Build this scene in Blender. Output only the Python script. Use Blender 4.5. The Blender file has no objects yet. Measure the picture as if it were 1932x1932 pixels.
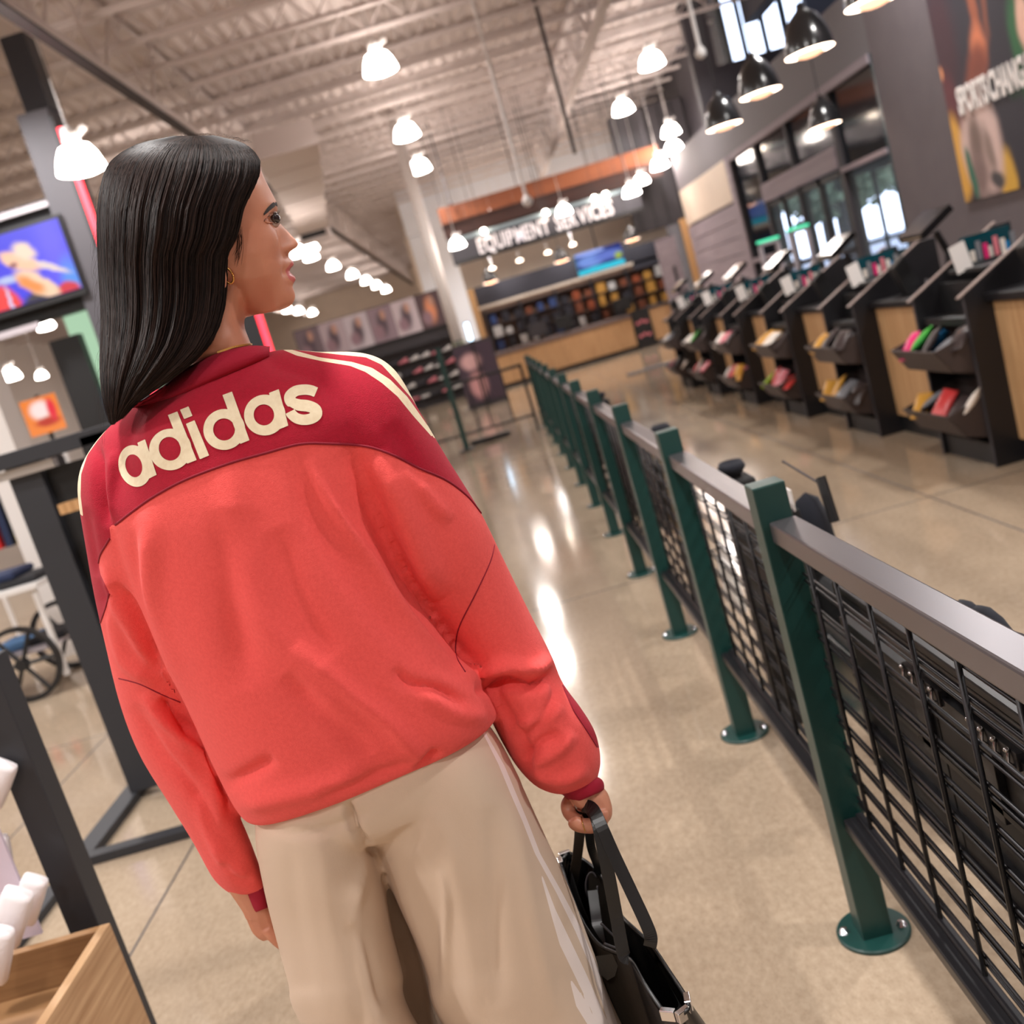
import bpy, bmesh, math, random
import numpy as np
from mathutils import Vector, Matrix
from mathutils.bvhtree import BVHTree
random.seed(7); RNG = np.random.RandomState(7)
SC = bpy.context.scene
COL = SC.collection
PI = math.pi
# ------------------------------------------------------------------ camera
H = 1.42; FPX = 1850.0
MROT = np.array([[0.99968395, 0.0, -0.02513972], [0.02473449, -0.17882466, 0.98357], [-0.0044956, -0.98388096, -0.17876815]])
ROLL = math.atan(.29)
hx = np.array([math.cos(ROLL), -math.sin(ROLL)]); nx = np.array([math.sin(ROLL), math.cos(ROLL)])
cr = np.array([math.cos(ROLL), math.sin(ROLL), 0.0])       # camera right in (right,down,fwd) rolled frame
cd = np.array([-math.sin(ROLL), math.cos(ROLL), 0.0])
Rw = MROT @ cr; Dw = MROT @ cd; Fw = MROT @ np.array([0, 0, 1.0])
cam = bpy.data.cameras.new('camera'); camo = bpy.data.objects.new('camera', cam); COL.objects.link(camo)
camo.matrix_world = Matrix(((Rw[0], -Dw[0], -Fw[0], 0), (Rw[1], -Dw[1], -Fw[1], 0), (Rw[2], -Dw[2], -Fw[2], H), (0, 0, 0, 1)))
cam.sensor_width = 36; cam.sensor_height = 36; cam.sensor_fit = 'HORIZONTAL'; cam.lens = FPX / 1932 * 36
cam.clip_start = .02; cam.clip_end = 200
cam.dof.use_dof = True; cam.dof.focus_distance = 1.17; cam.dof.aperture_fstop = 4.6; cam.dof.aperture_blades = 0
SC.camera = camo
vs = SC.view_settings
SC.display_settings.display_device = 'sRGB'; vs.view_transform = 'Standard'; vs.look = 'None'; vs.gamma = 1; vs.use_curve_mapping = False
vs.exposure = 0.38
def ray(x, y):
    d = np.array([x - 966.0, y - 966.0]); return MROT @ np.array([d @ hx, d @ nx, FPX]) / FPX
def AT(x, y, Y):
    r = ray(x, y); q = r * (Y / r[1]); return (q[0], q[1], q[2] + H)
# ------------------------------------------------------------------ world: overcast daylight outside the windows
W = bpy.data.worlds.new('world'); SC.world = W; W.use_nodes = True
wn = W.node_tree.nodes; wn['Background'].inputs[0].default_value = (.62, .74, 1.0, 1); wn['Background'].inputs[1].default_value = 4.0
# ------------------------------------------------------------------ materials
def lin(c):
    c = c / 255.0
    return c / 12.92 if c <= .04045 else ((c + .055) / 1.055) ** 2.4
def rgb(r, g, b): return (lin(r), lin(g), lin(b), 1)
MATS = {}
def mat(name, col, rough=.5, metal=0, noise=None, bump=None, emit=None, spec=None, alpha=None, trans=None, col2=None, sheen=0, stretch=(1, 1, 1), coat=0, wave=None, ns=.55, detail=4):
    if name in MATS: return MATS[name]
    m = bpy.data.materials.new(name); m.use_nodes = True; nt = m.node_tree; p = nt.nodes['Principled BSDF']
    p.inputs['Base Color'].default_value = rgb(*col); p.inputs['Roughness'].default_value = rough; p.inputs['Metallic'].default_value = metal
    if spec is not None: p.inputs['Specular IOR Level'].default_value = spec
    if coat: p.inputs['Coat Weight'].default_value = coat; p.inputs['Coat Roughness'].default_value = .1
    if sheen: p.inputs['Sheen Weight'].default_value = sheen; p.inputs['Sheen Roughness'].default_value = .5
    if trans: p.inputs['Transmission Weight'].default_value = trans; p.inputs['IOR'].default_value = 1.02 if trans == 1 else 1.3
    if alpha is not None: p.inputs['Alpha'].default_value = alpha
    if emit: p.inputs['Emission Color'].default_value = rgb(*col) if not isinstance(emit, tuple) else rgb(*emit[:3]); p.inputs['Emission Strength'].default_value = emit if not isinstance(emit, tuple) else emit[3]
    if noise or wave or bump:
        tc = nt.nodes.new('ShaderNodeTexCoord'); mp = nt.nodes.new('ShaderNodeMapping'); mp.inputs['Scale'].default_value = stretch
        nt.links.new(tc.outputs['Object'], mp.inputs['Vector'])
    if noise or wave:
        if wave:
            t = nt.nodes.new('ShaderNodeTexWave'); t.inputs['Scale'].default_value = wave; t.inputs['Distortion'].default_value = 3; t.inputs['Detail'].default_value = 3; t.inputs['Detail Scale'].default_value = 2
        else:
            t = nt.nodes.new('ShaderNodeTexNoise'); t.inputs['Scale'].default_value = noise; t.inputs['Detail'].default_value = detail; t.inputs['Roughness'].default_value = ns
        nt.links.new(mp.outputs[0], t.inputs['Vector'])
        cr_ = nt.nodes.new('ShaderNodeValToRGB'); cr_.color_ramp.elements[0].position = .3; cr_.color_ramp.elements[1].position = .7
        cr_.color_ramp.elements[0].color = rgb(*(col2 or col)); cr_.color_ramp.elements[1].color = rgb(*col)
        nt.links.new(t.outputs[0], cr_.inputs[0]); nt.links.new(cr_.outputs[0], p.inputs['Base Color'])
    if bump:
        t2 = nt.nodes.new('ShaderNodeTexNoise'); t2.inputs['Scale'].default_value = bump[0]; t2.inputs['Detail'].default_value = 3
        nt.links.new(mp.outputs[0], t2.inputs['Vector'])
        b = nt.nodes.new('ShaderNodeBump'); b.inputs['Strength'].default_value = bump[1]; b.inputs['Distance'].default_value = bump[2]
        nt.links.new(t2.outputs[0], b.inputs['Height']); nt.links.new(b.outputs[0], p.inputs['Normal'])
    MATS[name] = m; return m
# ------------------------------------------------------------------ mesh helpers
class MB:
    def __init__(s): s.v = []; s.f = []
    def add(s, vs_, fs_):
        n = len(s.v); s.v += [tuple(map(float, v)) for v in vs_]; s.f += [tuple(i + n for i in f) for f in fs_]; return s
    def box(s, x0, x1, y0, y1, z0, z1):
        return s.add([(x0, y0, z0), (x1, y0, z0), (x1, y1, z0), (x0, y1, z0), (x0, y0, z1), (x1, y0, z1), (x1, y1, z1), (x0, y1, z1)],
                     [(0, 3, 2, 1), (4, 5, 6, 7), (0, 1, 5, 4), (1, 2, 6, 5), (2, 3, 7, 6), (3, 0, 4, 7)])
    def cbox(s, c, e1, e2, e3):
        c, e1, e2, e3 = [np.array(k, float) for k in (c, e1, e2, e3)]
        vs_ = [c + a * e1 + b * e2 + d * e3 for d in (-1, 1) for (a, b) in ((-1, -1), (1, -1), (1, 1), (-1, 1))]
        return s.add(vs_, [(0, 3, 2, 1), (4, 5, 6, 7), (0, 1, 5, 4), (1, 2, 6, 5), (2, 3, 7, 6), (3, 0, 4, 7)])
    def prism(s, pts, axis, a, b):   # polygon in the two other axes, extruded along axis from a to b
        n = len(pts)
        def P(p, t): q = list(p); q.insert(axis, t); return q
        s.add([P(p, a) for p in pts] + [P(p, b) for p in pts], [tuple(range(n))[::-1], tuple(range(n, 2 * n))] + [(i, (i + 1) % n, n + (i + 1) % n, n + i) for i in range(n)]); return s
    def tube(s, pts, r, n=8, cap=True, flat=None):
        pts = [np.array(p, float) for p in pts]; m = len(pts); R = r if hasattr(r, '__len__') else [r] * m
        u0 = None; rings = []
        for i in range(m):
            t = pts[min(i + 1, m - 1)] - pts[max(i - 1, 0)]; t /= (np.linalg.norm(t) + 1e-9)
            if u0 is None: u0 = np.cross(t, [0, 0, 1] if abs(t[2]) < .9 else [1, 0, 0])
            u = u0 - (u0 @ t) * t; u /= np.linalg.norm(u); u0 = u; w = np.cross(t, u)
            for k in range(n):
                a = 2 * PI * k / n
                rings.append(pts[i] + R[i] * (math.cos(a) * u + (flat or 1) * math.sin(a) * w))
        fs = [(i * n + k, i * n + (k + 1) % n, (i + 1) * n + (k + 1) % n, (i + 1) * n + k) for i in range(m - 1) for k in range(n)]
        if cap: fs += [tuple(range(n))[::-1], tuple((m - 1) * n + k for k in range(n))]
        return s.add(rings, fs)
    def lathe(s, prof, c=(0, 0, 0), n=24, axis=2, a0=0):
        vs_ = []
        for r, z in prof:
            for k in range(n):
                a = 2 * PI * k / n + a0; p = [r * math.cos(a), r * math.sin(a)]; p.insert(axis, z); vs_.append(np.array(p) + c)
        m = len(prof)
        fs = [(i * n + k, i * n + (k + 1) % n, (i + 1) * n + (k + 1) % n, (i + 1) * n + k) for i in range(m - 1) for k in range(n)]
        return s.add(vs_, fs)
    def loft(s, rings, cap=True):
        n = len(rings[0]); m = len(rings); vs_ = [p for r in rings for p in r]
        fs = [(i * n + k, i * n + (k + 1) % n, (i + 1) * n + (k + 1) % n, (i + 1) * n + k) for i in range(m - 1) for k in range(n)]
        if cap: fs += [tuple(range(n))[::-1], tuple((m - 1) * n + k for k in range(n))]
        return s.add(vs_, fs)
    def grid(s, P):  # P[i][j]
        a, b = len(P), len(P[0])
        return s.add([p for r in P for p in r], [(i * b + j, i * b + j + 1, (i + 1) * b + j + 1, (i + 1) * b + j) for i in range(a - 1) for j in range(b - 1)])
    def build(s, name, m, parent=None, smooth=False, bevel=0, fix=True, subsurf=0, solid=0):
        me = bpy.data.meshes.new(name); me.from_pydata(s.v, [], s.f); me.update()
        if fix:
            bm = bmesh.new(); bm.from_mesh(me); bmesh.ops.recalc_face_normals(bm, faces=bm.faces); bm.to_mesh(me); bm.free()
        o = bpy.data.objects.new(name, me); COL.objects.link(o)
        if m: me.materials.append(m)
        if smooth: me.shade_smooth()
        if parent: o.parent = parent
        if solid: d = o.modifiers.new('solid', 'SOLIDIFY'); d.thickness = solid; d.offset = 0
        if bevel: d = o.modifiers.new('bevel', 'BEVEL'); d.width = bevel; d.segments = 2; d.limit_method = 'ANGLE'
        if subsurf: d = o.modifiers.new('sub', 'SUBSURF'); d.levels = subsurf; d.render_levels = subsurf
        return o
def tag(o, label, cat, group=None, kind=None):
    if label: o['label'] = label
    if cat: o['category'] = cat
    if group: o['group'] = group
    if kind: o['kind'] = kind
    return o
def thing(name, label, cat, loc=(0, 0, 0), group=None, rz=0):
    o = bpy.data.objects.new(name, None); o.empty_display_size = .05; COL.objects.link(o); o.location = loc; o.rotation_euler = (0, 0, rz)
    return tag(o, label, cat, group)
def struct(o): o['kind'] = 'structure'; return o
def dup(root, loc, label=None, rz=None, group=None):
    r = root.copy(); COL.objects.link(r); r.location = loc
    if rz is not None: r.rotation_euler = (0, 0, rz)
    if label: r['label'] = label
    if group: r['group'] = group
    for ch in root.children:
        c = ch.copy(); COL.objects.link(c); c.parent = r
        for g in ch.children:
            d = g.copy(); COL.objects.link(d); d.parent = c
    return r
def share(o, loc, parent=None):
    c = o.copy(); COL.objects.link(c); c.location = loc
    if parent: c.parent = parent
    return c
def text_mesh(s, size, depth, sx=1.0, off=0.0, extrude_name='txt'):
    cu = bpy.data.curves.new('t', 'FONT'); cu.body = s; cu.size = size; cu.extrude = depth; cu.offset = off; cu.resolution_u = 3
    o = bpy.data.objects.new('t', cu); COL.objects.link(o); bpy.context.view_layer.update()
    me = bpy.data.meshes.new_from_object(o.evaluated_get(bpy.context.evaluated_depsgraph_get()))
    v = [(p.co.x * sx, p.co.y, p.co.z) for p in me.vertices]; f = [tuple(q.vertices) for q in me.polygons]
    bpy.data.objects.remove(o); bpy.data.curves.remove(cu); bpy.data.meshes.remove(me)
    return v, f
# ================================================================== SETTING
M = lambda k: MATS[k]
mat('deck', (222, 212, 208), .8, noise=.6, col2=(208, 197, 192)); mat('joist', (214, 204, 200), .7)
mat('white_wall', (214, 208, 204), .8); mat('cream', (206, 190, 172), .8, noise=2, col2=(196, 180, 164))
mat('dark_steel', (38, 38, 42), .45); mat('black', (22, 22, 24), .5); mat('black_soft', (26, 25, 26), .75); mat('charcoal', (58, 54, 58), .6)
mat('greywall', (100, 92, 95), .8, noise=3, col2=(94, 86, 90)); mat('oak', (196, 152, 104), .5, wave=2.2, col2=(178, 134, 88), stretch=(5, 5, .25))
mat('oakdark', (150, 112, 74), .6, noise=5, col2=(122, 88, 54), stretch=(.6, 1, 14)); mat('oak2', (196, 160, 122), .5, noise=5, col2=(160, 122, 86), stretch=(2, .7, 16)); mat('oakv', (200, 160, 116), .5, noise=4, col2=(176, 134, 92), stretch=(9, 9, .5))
mat('copper', (150, 88, 56), .45, noise=1.5, col2=(110, 60, 40), stretch=(.3, 2, 2)); mat('chrome', (200, 200, 205), .2, metal=1)
mat('greyplank', (148, 136, 142), .7, noise=3, col2=(128, 116, 124), stretch=(1, .3, 4)); mat('glassdark', (10, 22, 32), .08, alpha=.85, spec=.6)
mat('glass', (190, 215, 225), .03, alpha=.08, spec=.5); mat('tealglass', (14, 62, 72), .15); mat('bluewall', (232, 236, 244), .8); mat('bluegrey', (140, 158, 166), .8)
def floor_mat():
    m = bpy.data.materials.new('polished_concrete'); m.use_nodes = True; nt = m.node_tree; N = nt.nodes; L = nt.links; p = N['Principled BSDF']
    tc = N.new('ShaderNodeTexCoord')
    def noise(sc, det, st=(1, 1, 1), r=.6):
        mp = N.new('ShaderNodeMapping'); mp.inputs['Scale'].default_value = st; L.new(tc.outputs['Object'], mp.inputs[0])
        t = N.new('ShaderNodeTexNoise'); t.inputs['Scale'].default_value = sc; t.inputs['Detail'].default_value = det; t.inputs['Roughness'].default_value = r; L.new(mp.outputs[0], t.inputs['Vector']); return t.outputs[0]
    def ramp(f, a, b, ca, cb):
        q = N.new('ShaderNodeValToRGB'); q.color_ramp.elements[0].position = a; q.color_ramp.elements[1].position = b; q.color_ramp.elements[0].color = ca; q.color_ramp.elements[1].color = cb; L.new(f, q.inputs[0]); return q.outputs[0]
    def mix(a, b, f, t='MIX'):
        x = N.new('ShaderNodeMix'); x.data_type = 'RGBA'; x.blend_type = t
        if isinstance(f, float): x.inputs[0].default_value = f
        else: L.new(f, x.inputs[0])
        L.new(a, x.inputs[6]); L.new(b, x.inputs[7]); return x.outputs[2]
    base = ramp(noise(1.3, 6, (1, .45, 1)), .3, .72, rgb(158, 140, 120), rgb(188, 170, 148))
    fine = ramp(noise(60, 6, (1, .55, 1), .75), .3, .7, rgb(216, 211, 206), rgb(255, 255, 255))
    spk = ramp(noise(230, 2), .66, .74, rgb(255, 255, 255), rgb(170, 152, 138))
    c = mix(mix(base, fine, 1.0, 'MULTIPLY'), spk, .6, 'MULTIPLY'); L.new(c, p.inputs['Base Color'])
    r = N.new('ShaderNodeMapRange'); L.new(noise(2.2, 4, (1, .5, 1)), r.inputs[0]); r.inputs[3].default_value = .06; r.inputs[4].default_value = .14; L.new(r.outputs[0], p.inputs['Roughness'])
    p.inputs['Specular IOR Level'].default_value = .38
    b = N.new('ShaderNodeBump'); b.inputs['Strength'].default_value = .03; b.inputs['Distance'].default_value = .003; L.new(noise(2.5, 2), b.inputs['Height']); L.new(b.outputs[0], p.inputs['Normal'])
    return m
fl = struct(MB().box(-17, 10, -7, 62, -.1, 0).build('floor', floor_mat()))
# control joints cut in the slab
for a, b in (((-2.47, -6), (-2.47, 60)), ((1.95, -6), (1.95, 60)), ((-1.5, 1.0), (-1.5, 3.4))):
    MB().box(a[0] - .004, a[0] + .004, a[1], b[1], -.01, .0006).build('joint', M('charcoal'), fl)
for y in (4.9, 9.7, 14.5): MB().box(-16, 5, y - .004, y + .004, -.01, .0006).build('joint', M('charcoal'), fl)
# corrugated steel roof deck, ribs run away from the camera
ZC = 6.3; P = []; x = -17.0; k = 0
while x < 6.65:
    P.append((x, ZC + (.03 if k % 4 in (1, 2) else 0))); x += (.09, .025, .09, .025)[k % 4] if False else .055; k += 1
c = MB(); c.grid([[(q[0], y, q[1]) for q in P if q[0] < 5.95] for y in (-7, 62)]); c.grid([[(q[0], y, q[1]) for q in P if q[0] > 5.85] for y in (-7, 20)])
ce = struct(c.build('ceiling', M('deck'), fix=False)); 
d = ce.modifiers.new('solid', 'SOLIDIFY'); d.thickness = .05; d.offset = 1
# open web joists run across the store, one part each
def joist_mesh(x0, x1, z0, z1, pitch):
    m = MB()
    for z in (z0, z1):
        m.box(x0, x1, -.05, -.012, z - .025, z + .025); m.box(x0, x1, .012, .05, z - .025, z + .025)
    x = x0; up = 0
    while x < x1 - .01:
        xa, xb = x, min(x + pitch, x1); za, zb = (z0, z1) if up else (z1, z0)
        e = np.array([xb - xa, 0, zb - za]) / 2; nrm = np.array([-(zb - za), 0, xb - xa]); nrm = nrm / np.linalg.norm(nrm) * .011
        m.cbox(((xa + xb) / 2, 0, (za + zb) / 2), e, (0, .012, 0), nrm); x += pitch; up = 1 - up
    return m
jo = None
for i in range(48):
    y = .9 + i * 1.08
    if y > 20 and not any(c_.get('short') for c_ in ce.children):
        jo = joist_mesh(-16.9, 5.9, 5.93, 6.27, .3).build('joist', M('joist'), ce, fix=False); jo.location = (0, y, 0); jo['short'] = 1; continue
    if jo is None: jo = joist_mesh(-16.9, 6.6, 5.93, 6.27, .3).build('joist', M('joist'), ce, fix=False); jo.location = (0, y, 0)
    else: share(jo, (0, y, 0), ce)
def girder(x, z0, z1, y0, y1, pitch=.8):
    m = MB()
    for z in (z0, z1): m.box(x - .07, x + .07, y0, y1, z - .04, z + .04)
    y = y0; up = 0
    while y < y1 - .1:
        za, zb = (z0, z1) if up else (z1, z0); m.tube([(x, y, za), (x, y + pitch, zb)], .025, 6); y += pitch; up = 1 - up
    return m
for x in (-3.27, 2.9, -9.6): girder(x, 5.35, 6.2, -5, 58).build('girder', M('joist'), ce, fix=False)
MB().box(-3.33, -3.21, -5, 58, 5.27, 5.3).build('girder_flange', M('charcoal'), ce)
# beam and tower over the entrance
MB().box(6.35, 6.65, -7, 19.9, 5.6, 6.35).build('beam', M('charcoal'), ce)
MB().box(6.65, 10, -7, 20, 8.6, 8.7).build('tower_roof', M('charcoal'), ce)
struct(MB().box(-17.1, -17, -7, 62, 0, 6.4).build('wall_left', M('white_wall')))
struct(MB().box(-17, 10, -7.1, -7, 0, 8.7).build('wall_front', M('white_wall')))
struct(MB().box(-17, -1.5, 60, 60.1, 0, 6.4).build('wall_rear', M('cream')))
w = struct(MB().box(-1.5, 5.95, 31.6, 31.8, 0, 6.4).build('wall_back', M('bluewall')))
struct(MB().box(-1.62, -1.5, 31.6, 60, 0, 6.4).build('wall_alcove', M('cream')))
# grey wall with the banner
struct(MB().box(5.0, 5.25, -7, 11.6, 0, 8.6).build('wall_right', M('greywall')))
# clerestory wall over the vestibule
w = MB(); w.box(5.25, 10, 20, 20.2, 3.95, 5.05); w.box(5.25, 5.72, 20, 20.2, 5.05, 8.6); w.box(7.62, 10, 20, 20.2, 5.05, 8.6)
w = struct(w.build('wall_clerestory', M('charcoal')))
for i, (a, b) in enumerate(((5.72, 5.98), (6.03, 6.3), (6.36, 6.72), (6.78, 7.12), (7.2, 7.6))):
    MB().box(a, b, 20.08, 20.1, 5.08, 8.5).build('pane', M('glass'), w)
for a, b in ((5.98, 6.03), (6.3, 6.36), (6.72, 6.78), (7.12, 7.2)): MB().box(a, b, 20, 20.16, 5.05, 8.6).build('mullion', M('black'), w)
struct(MB().box(9.9, 10, -7, 20, 3.2, 8.7).build('wall_far_right', M('charcoal')))
struct(MB().box(5.95, 6.1, 20.2, 60, 0, 8.7).build('wall_side', M('charcoal')))
# ------------------------------------------------------------------ entrance vestibule on the plane x = 5
ve = struct(MB().box(5.0, 5.12, 11.6, 22.6, 3.2, 3.95).build('wall_vestibule', mat('fascia_grey', (104, 100, 104), .7)))
MB().box(5.12, 9.8, 11.7, 20, 3.2, 3.26).build('soffit', M('charcoal'), ve)
MB().box(5.0, 5.12, 18.35, 22.6, 2.45, 3.2).build('upper_panel', M('cream'), ve)
for k in range(8): MB().box(5.0 - .004 * (k % 2), 5.12, 18.35, 22.6, .3 * k + .01, .3 * k + .298).build('plank', M('greyplank'), ve)
MB().box(4.96, 5.14, 18.05, 18.35, 0, 3.2).build('corner_trim', M('greyplank'), ve)
for a, b, z0, z1 in ((13.2, 16.6, 2.18, 2.46), (11.66, 18.1, 3.1, 3.2), (16.6, 18.1, 1.28, 1.36), (11.66, 13.1, 2.1, 2.16)):
    MB().box(4.97, 5.12, a, b, z0, z1).build('header', M('greyplank'), ve)
for y, wd in ((13.1, .1), (14.9, .05), (16.55, .1), (18.05, .06)): MB().box(4.98, 5.12, y - wd / 2, y + wd / 2, 0, 3.15).build('mullion', M('charcoal'), ve)
MB().box(5.0, 5.1, 11.6, 11.66, 0, 3.2).build('mullion', M('tealglass'), ve)
wi = struct(thing('window_1', None, None)); MB().box(5.04, 5.06, 16.6, 18.02, 0, 3.1).build('pane', M('glassdark'), wi)
wi = struct(thing('window_2', None, None))
for a, b in ((13.15, 14.87), (14.93, 16.5)): MB().box(5.04, 5.06, a, b, 2.46, 3.1).build('pane', M('glassdark'), wi)
wi = struct(thing('window_3', None, None)); MB().box(5.04, 5.06, 11.66, 13.05, 0, 2.1).build('pane', M('glass'), wi); MB().box(5.04, 5.06, 11.66, 13.05, 2.16, 3.1).build('pane', M('glassdark'), wi)
MB().box(5.03, 5.07, 11.66, 13.05, 0, 1.0).build('lower_panel', M('tealglass'), wi)
do = struct(thing('door_1', None, None))
for a, b in ((13.2, 14.02), (14.06, 14.86), (14.94, 15.7), (15.74, 16.48)):
    f = MB(); f.box(5.0, 5.05, a, a + .05, 0, 2.15); f.box(5.0, 5.05, b - .05, b, 0, 2.15); f.box(5.0, 5.05, a, b, 2.07, 2.15); f.box(5.0, 5.05, a, b, 0, .2); f.box(5.0, 5.05, a, b, 1.08, 1.14)
    l = f.build('door_leaf', M('black'), do); MB().box(5.02, 5.03, a + .05, b - .05, .2, 2.07).build('pane', M('glass'), l)
# vestibule inside and street side
MB().box(5.12, 9.8, 18.0, 18.1, 2.25, 3.2).build('inner_header', M('charcoal'), ve)
for x_ in (5.2, 5.62, 6.05, 6.5, 6.95, 7.4, 7.9, 8.5, 9.1, 9.75): MB().box(x_ - .03, x_ + .03, 18.0, 18.08, 0, 2.25).build('outer_mullion', M('charcoal'), ve)
MB().box(5.2, 9.75, 18.0, 18.06, 1.0, 1.07).build('push_bar', M('charcoal'), ve); MB().box(5.2, 9.75, 18.0, 18.06, 0, .15).build('sill', M('charcoal'), ve)
MB().box(5.25, 9.8, 11.5, 11.6, 0, 3.2).build('inner_wall', M('greywall'), ve)
o = MB().box(9.0, 9.1, 11.6, 18, 2.3, 3.2).build('outer_header', M('charcoal'), ve)
for y in (11.7, 12.6, 13.5, 14.4, 15.3, 16.2, 17.1, 17.9): MB().box(8.98, 9.08, y - .04, y + .04, 0, 2.3).build('outer_mullion', M('charcoal'), ve)
# street outside
g = struct(MB().box(10.2, 60, -5, 90, -.1, -.02).build('ground', mat('asphalt', (120, 122, 128), .8)))
trk = mat('bark', (60, 55, 52), .9); leafm = mat('leaf_far', (74, 84, 62), .9)
def tree(x, y, h, lab):
    t = thing('street_tree', lab, 'tree', (x, y, -.02), 'trees outside the entrance')
    m = MB(); m.tube([(0, 0, 0), (.05, 0, h * .5), (0, .1, h)], [.16, .12, .03], 7)
    r = random.Random(int(y * 10))
    for k in range(14):
        a = r.uniform(0, 2 * PI); z = h * r.uniform(.3, .85); L_ = h * .3
        m.tube([(0, 0, z), (L_ * .5 * math.cos(a), L_ * .5 * math.sin(a), z + L_ * .4), (L_ * math.cos(a), L_ * math.sin(a), z + L_ * .9)], [.05, .03, .01], 5)
    m.build('trunk', trk, t)
    m = MB()
    for k in range(420):
        a = r.uniform(0, 2 * PI); z = h * r.uniform(.4, 1.1); rr = h * .36 * math.sqrt(r.random()) * (1.2 - abs(z / h - .7)); c = np.array([rr * math.cos(a), rr * math.sin(a), z]); s = r.uniform(.08, .2)
        m.cbox(c, (s, 0, s * .4), (0, s, .1), (0, 0, .02))
    tag(m.build('foliage', leafm, t, fix=False), None, None, kind='stuff')
for x, y, h, l in ((9.5, 40, 6, 'leafy street tree seen through the sliding doors'), (13, 52, 7, 'taller street tree further off beyond the sliding doors'), (11.5, 46, 5, 'small street tree by the left door leaf'), (22, 64, 6.5, 'street tree seen through the narrow side window')): tree(x + 3.2, y - 6, h, l)
# ------------------------------------------------------------------ ceiling lamps
mat('lamp_glow', (255, 250, 244), .5, emit=(255, 240, 230, 24.0)); mat('pend_glow', (255, 240, 225), .5, emit=(255, 225, 200, 9.0)); mat('pend_lens', (255, 200, 170), .5, emit=(255, 190, 150, 1.6))
mat('white_metal', (225, 222, 220), .4); mat('pend_black', (34, 34, 36), .22, coat=.4)
def high_bay():
    t = thing('high_bay_lamp', 'x', 'lamp')
    MB().lathe([(.0, .25), (.09, .25), (.15, .225), (.195, .15), (.225, .06), (.24, 0), (.18, -.02), (0, -.03)], n=20).build('shade', M('lamp_glow'), t, smooth=True)
    MB().lathe([(0, .42), (.06, .42), (.075, .38), (.085, .26), (0, .25)], n=14).build('ballast', M('white_metal'), t, smooth=True)
    m = MB(); m.tube([(0, 0, .42), (0, 0, ZC - 5.2)], .009, 6); m.cbox((.12, 0, .36), (.05, 0, .03), (0, .02, 0), (-.015, 0, .02)); m.build('hanger', M('white_metal'), t)
    return t
lamp = None; LAMPN = 0
def place_lamp(x, y, z, label, grp='high bay lamps under the roof deck', light=True):
    global lamp, LAMPN
    if lamp is None: lamp = high_bay(); r = lamp; lamp.location = (x, y, z); lamp['label'] = label; lamp['group'] = grp
    else: r = dup(lamp, (x, y, z), label, None, grp)
    return r
LAMP_POWER = 128
def lamp_light(x, y, z, p=LAMP_POWER):
    l = bpy.data.lights.new('lamp_light', 'AREA'); l.shape = 'DISK'; l.size = .42; l.energy = p; l.color = (1, .965, .94); l.spread = 2.9
    o = bpy.data.objects.new('lamp_light', l); COL.objects.link(o); o.location = (x, y, z - .04)
near_rows = {-.4: 'middle row', -4.65: 'left row', 4.3: 'right row'}
for x, ys in ((-.38, (14.3, 18.9, 22.65)), (4.3, (19.1, 22.9)), (-4.65, (18.4, 32.2, 36.8, 42, 46.8, 51.2, 56)), (-9.1, (25, 32, 40, 45, 49.8, 52.8, 56.9)), (-12.5, (30, 38))):
    for i, y in enumerate(ys):
        pos = {-.38: 'middle row over the aisle', 4.3: 'row in front of the dark entrance beam', -4.65: 'row behind the head', -9.1: 'far left row', -12.5: 'leftmost row'}[x]
        od = ('nearest', 'second', 'third', 'fourth', 'fifth', 'sixth', 'seventh', 'eighth', 'ninth', 'farthest')[i if i < len(ys) - 1 else (9 if len(ys) > 3 else i)]
        place_lamp(x, y, 5.2, f'glowing white high bay lamp, {od} of the {pos}')
        if y < 40: lamp_light(x, y, 5.2, 50)
for px, py, Y, l in ((146, 297, 10.3, 'white high bay lamp glowing in front of the dark portal column'), (1264, 243, 22.6, 'upper of two high bay lamps hanging before the dark header'), (1270, 275, 22.3, 'lower of two high bay lamps hanging before the dark header'), (1243, 306, 22.5, 'lone high bay lamp left of the pair before the dark header'),
                     (1209, 335, 21.9, 'high bay lamp just right of the sign letters end'), (1190, 356, 21.6, 'high bay lamp over the end of the sign letters'), (1062, 392, 21.5, 'high bay lamp in front of the middle of the sign'), (861, 455, 21.5, 'high bay lamp at the left end of the sign'), (90, 607, 25, 'oval lamp just below the television, left of two'), (158, 609, 25, 'oval lamp just below the television, right of two'), (18, 703, 20, 'white lamp at the left edge above the orange poster'), (76, 703, 25, 'thin oval lamp right above the orange poster'), (585, 462, 24, 'high bay lamp beside the ceiling air register'), (557, 470, 19.5, 'high bay lamp right at the nose of the woman')):
    q = AT(px, py, Y); k = {1264: .88, 1270: .88, 1243: .84, 1209: .72, 1190: .8, 1062: .72, 861: .74, 585: .75, 557: .8, 90: .6, 158: .6, 18: .8, 76: .6}.get(px, 1.0); r_ = place_lamp(q[0], q[1], q[2] - .13, l); r_.scale = (k, k, k)
    MB().tube([(0, 0, .9), (0, 0, (ZC - r_.location[2]) / k)], .009, 6).build('hanger_rod', M('white_metal'), r_)
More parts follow.
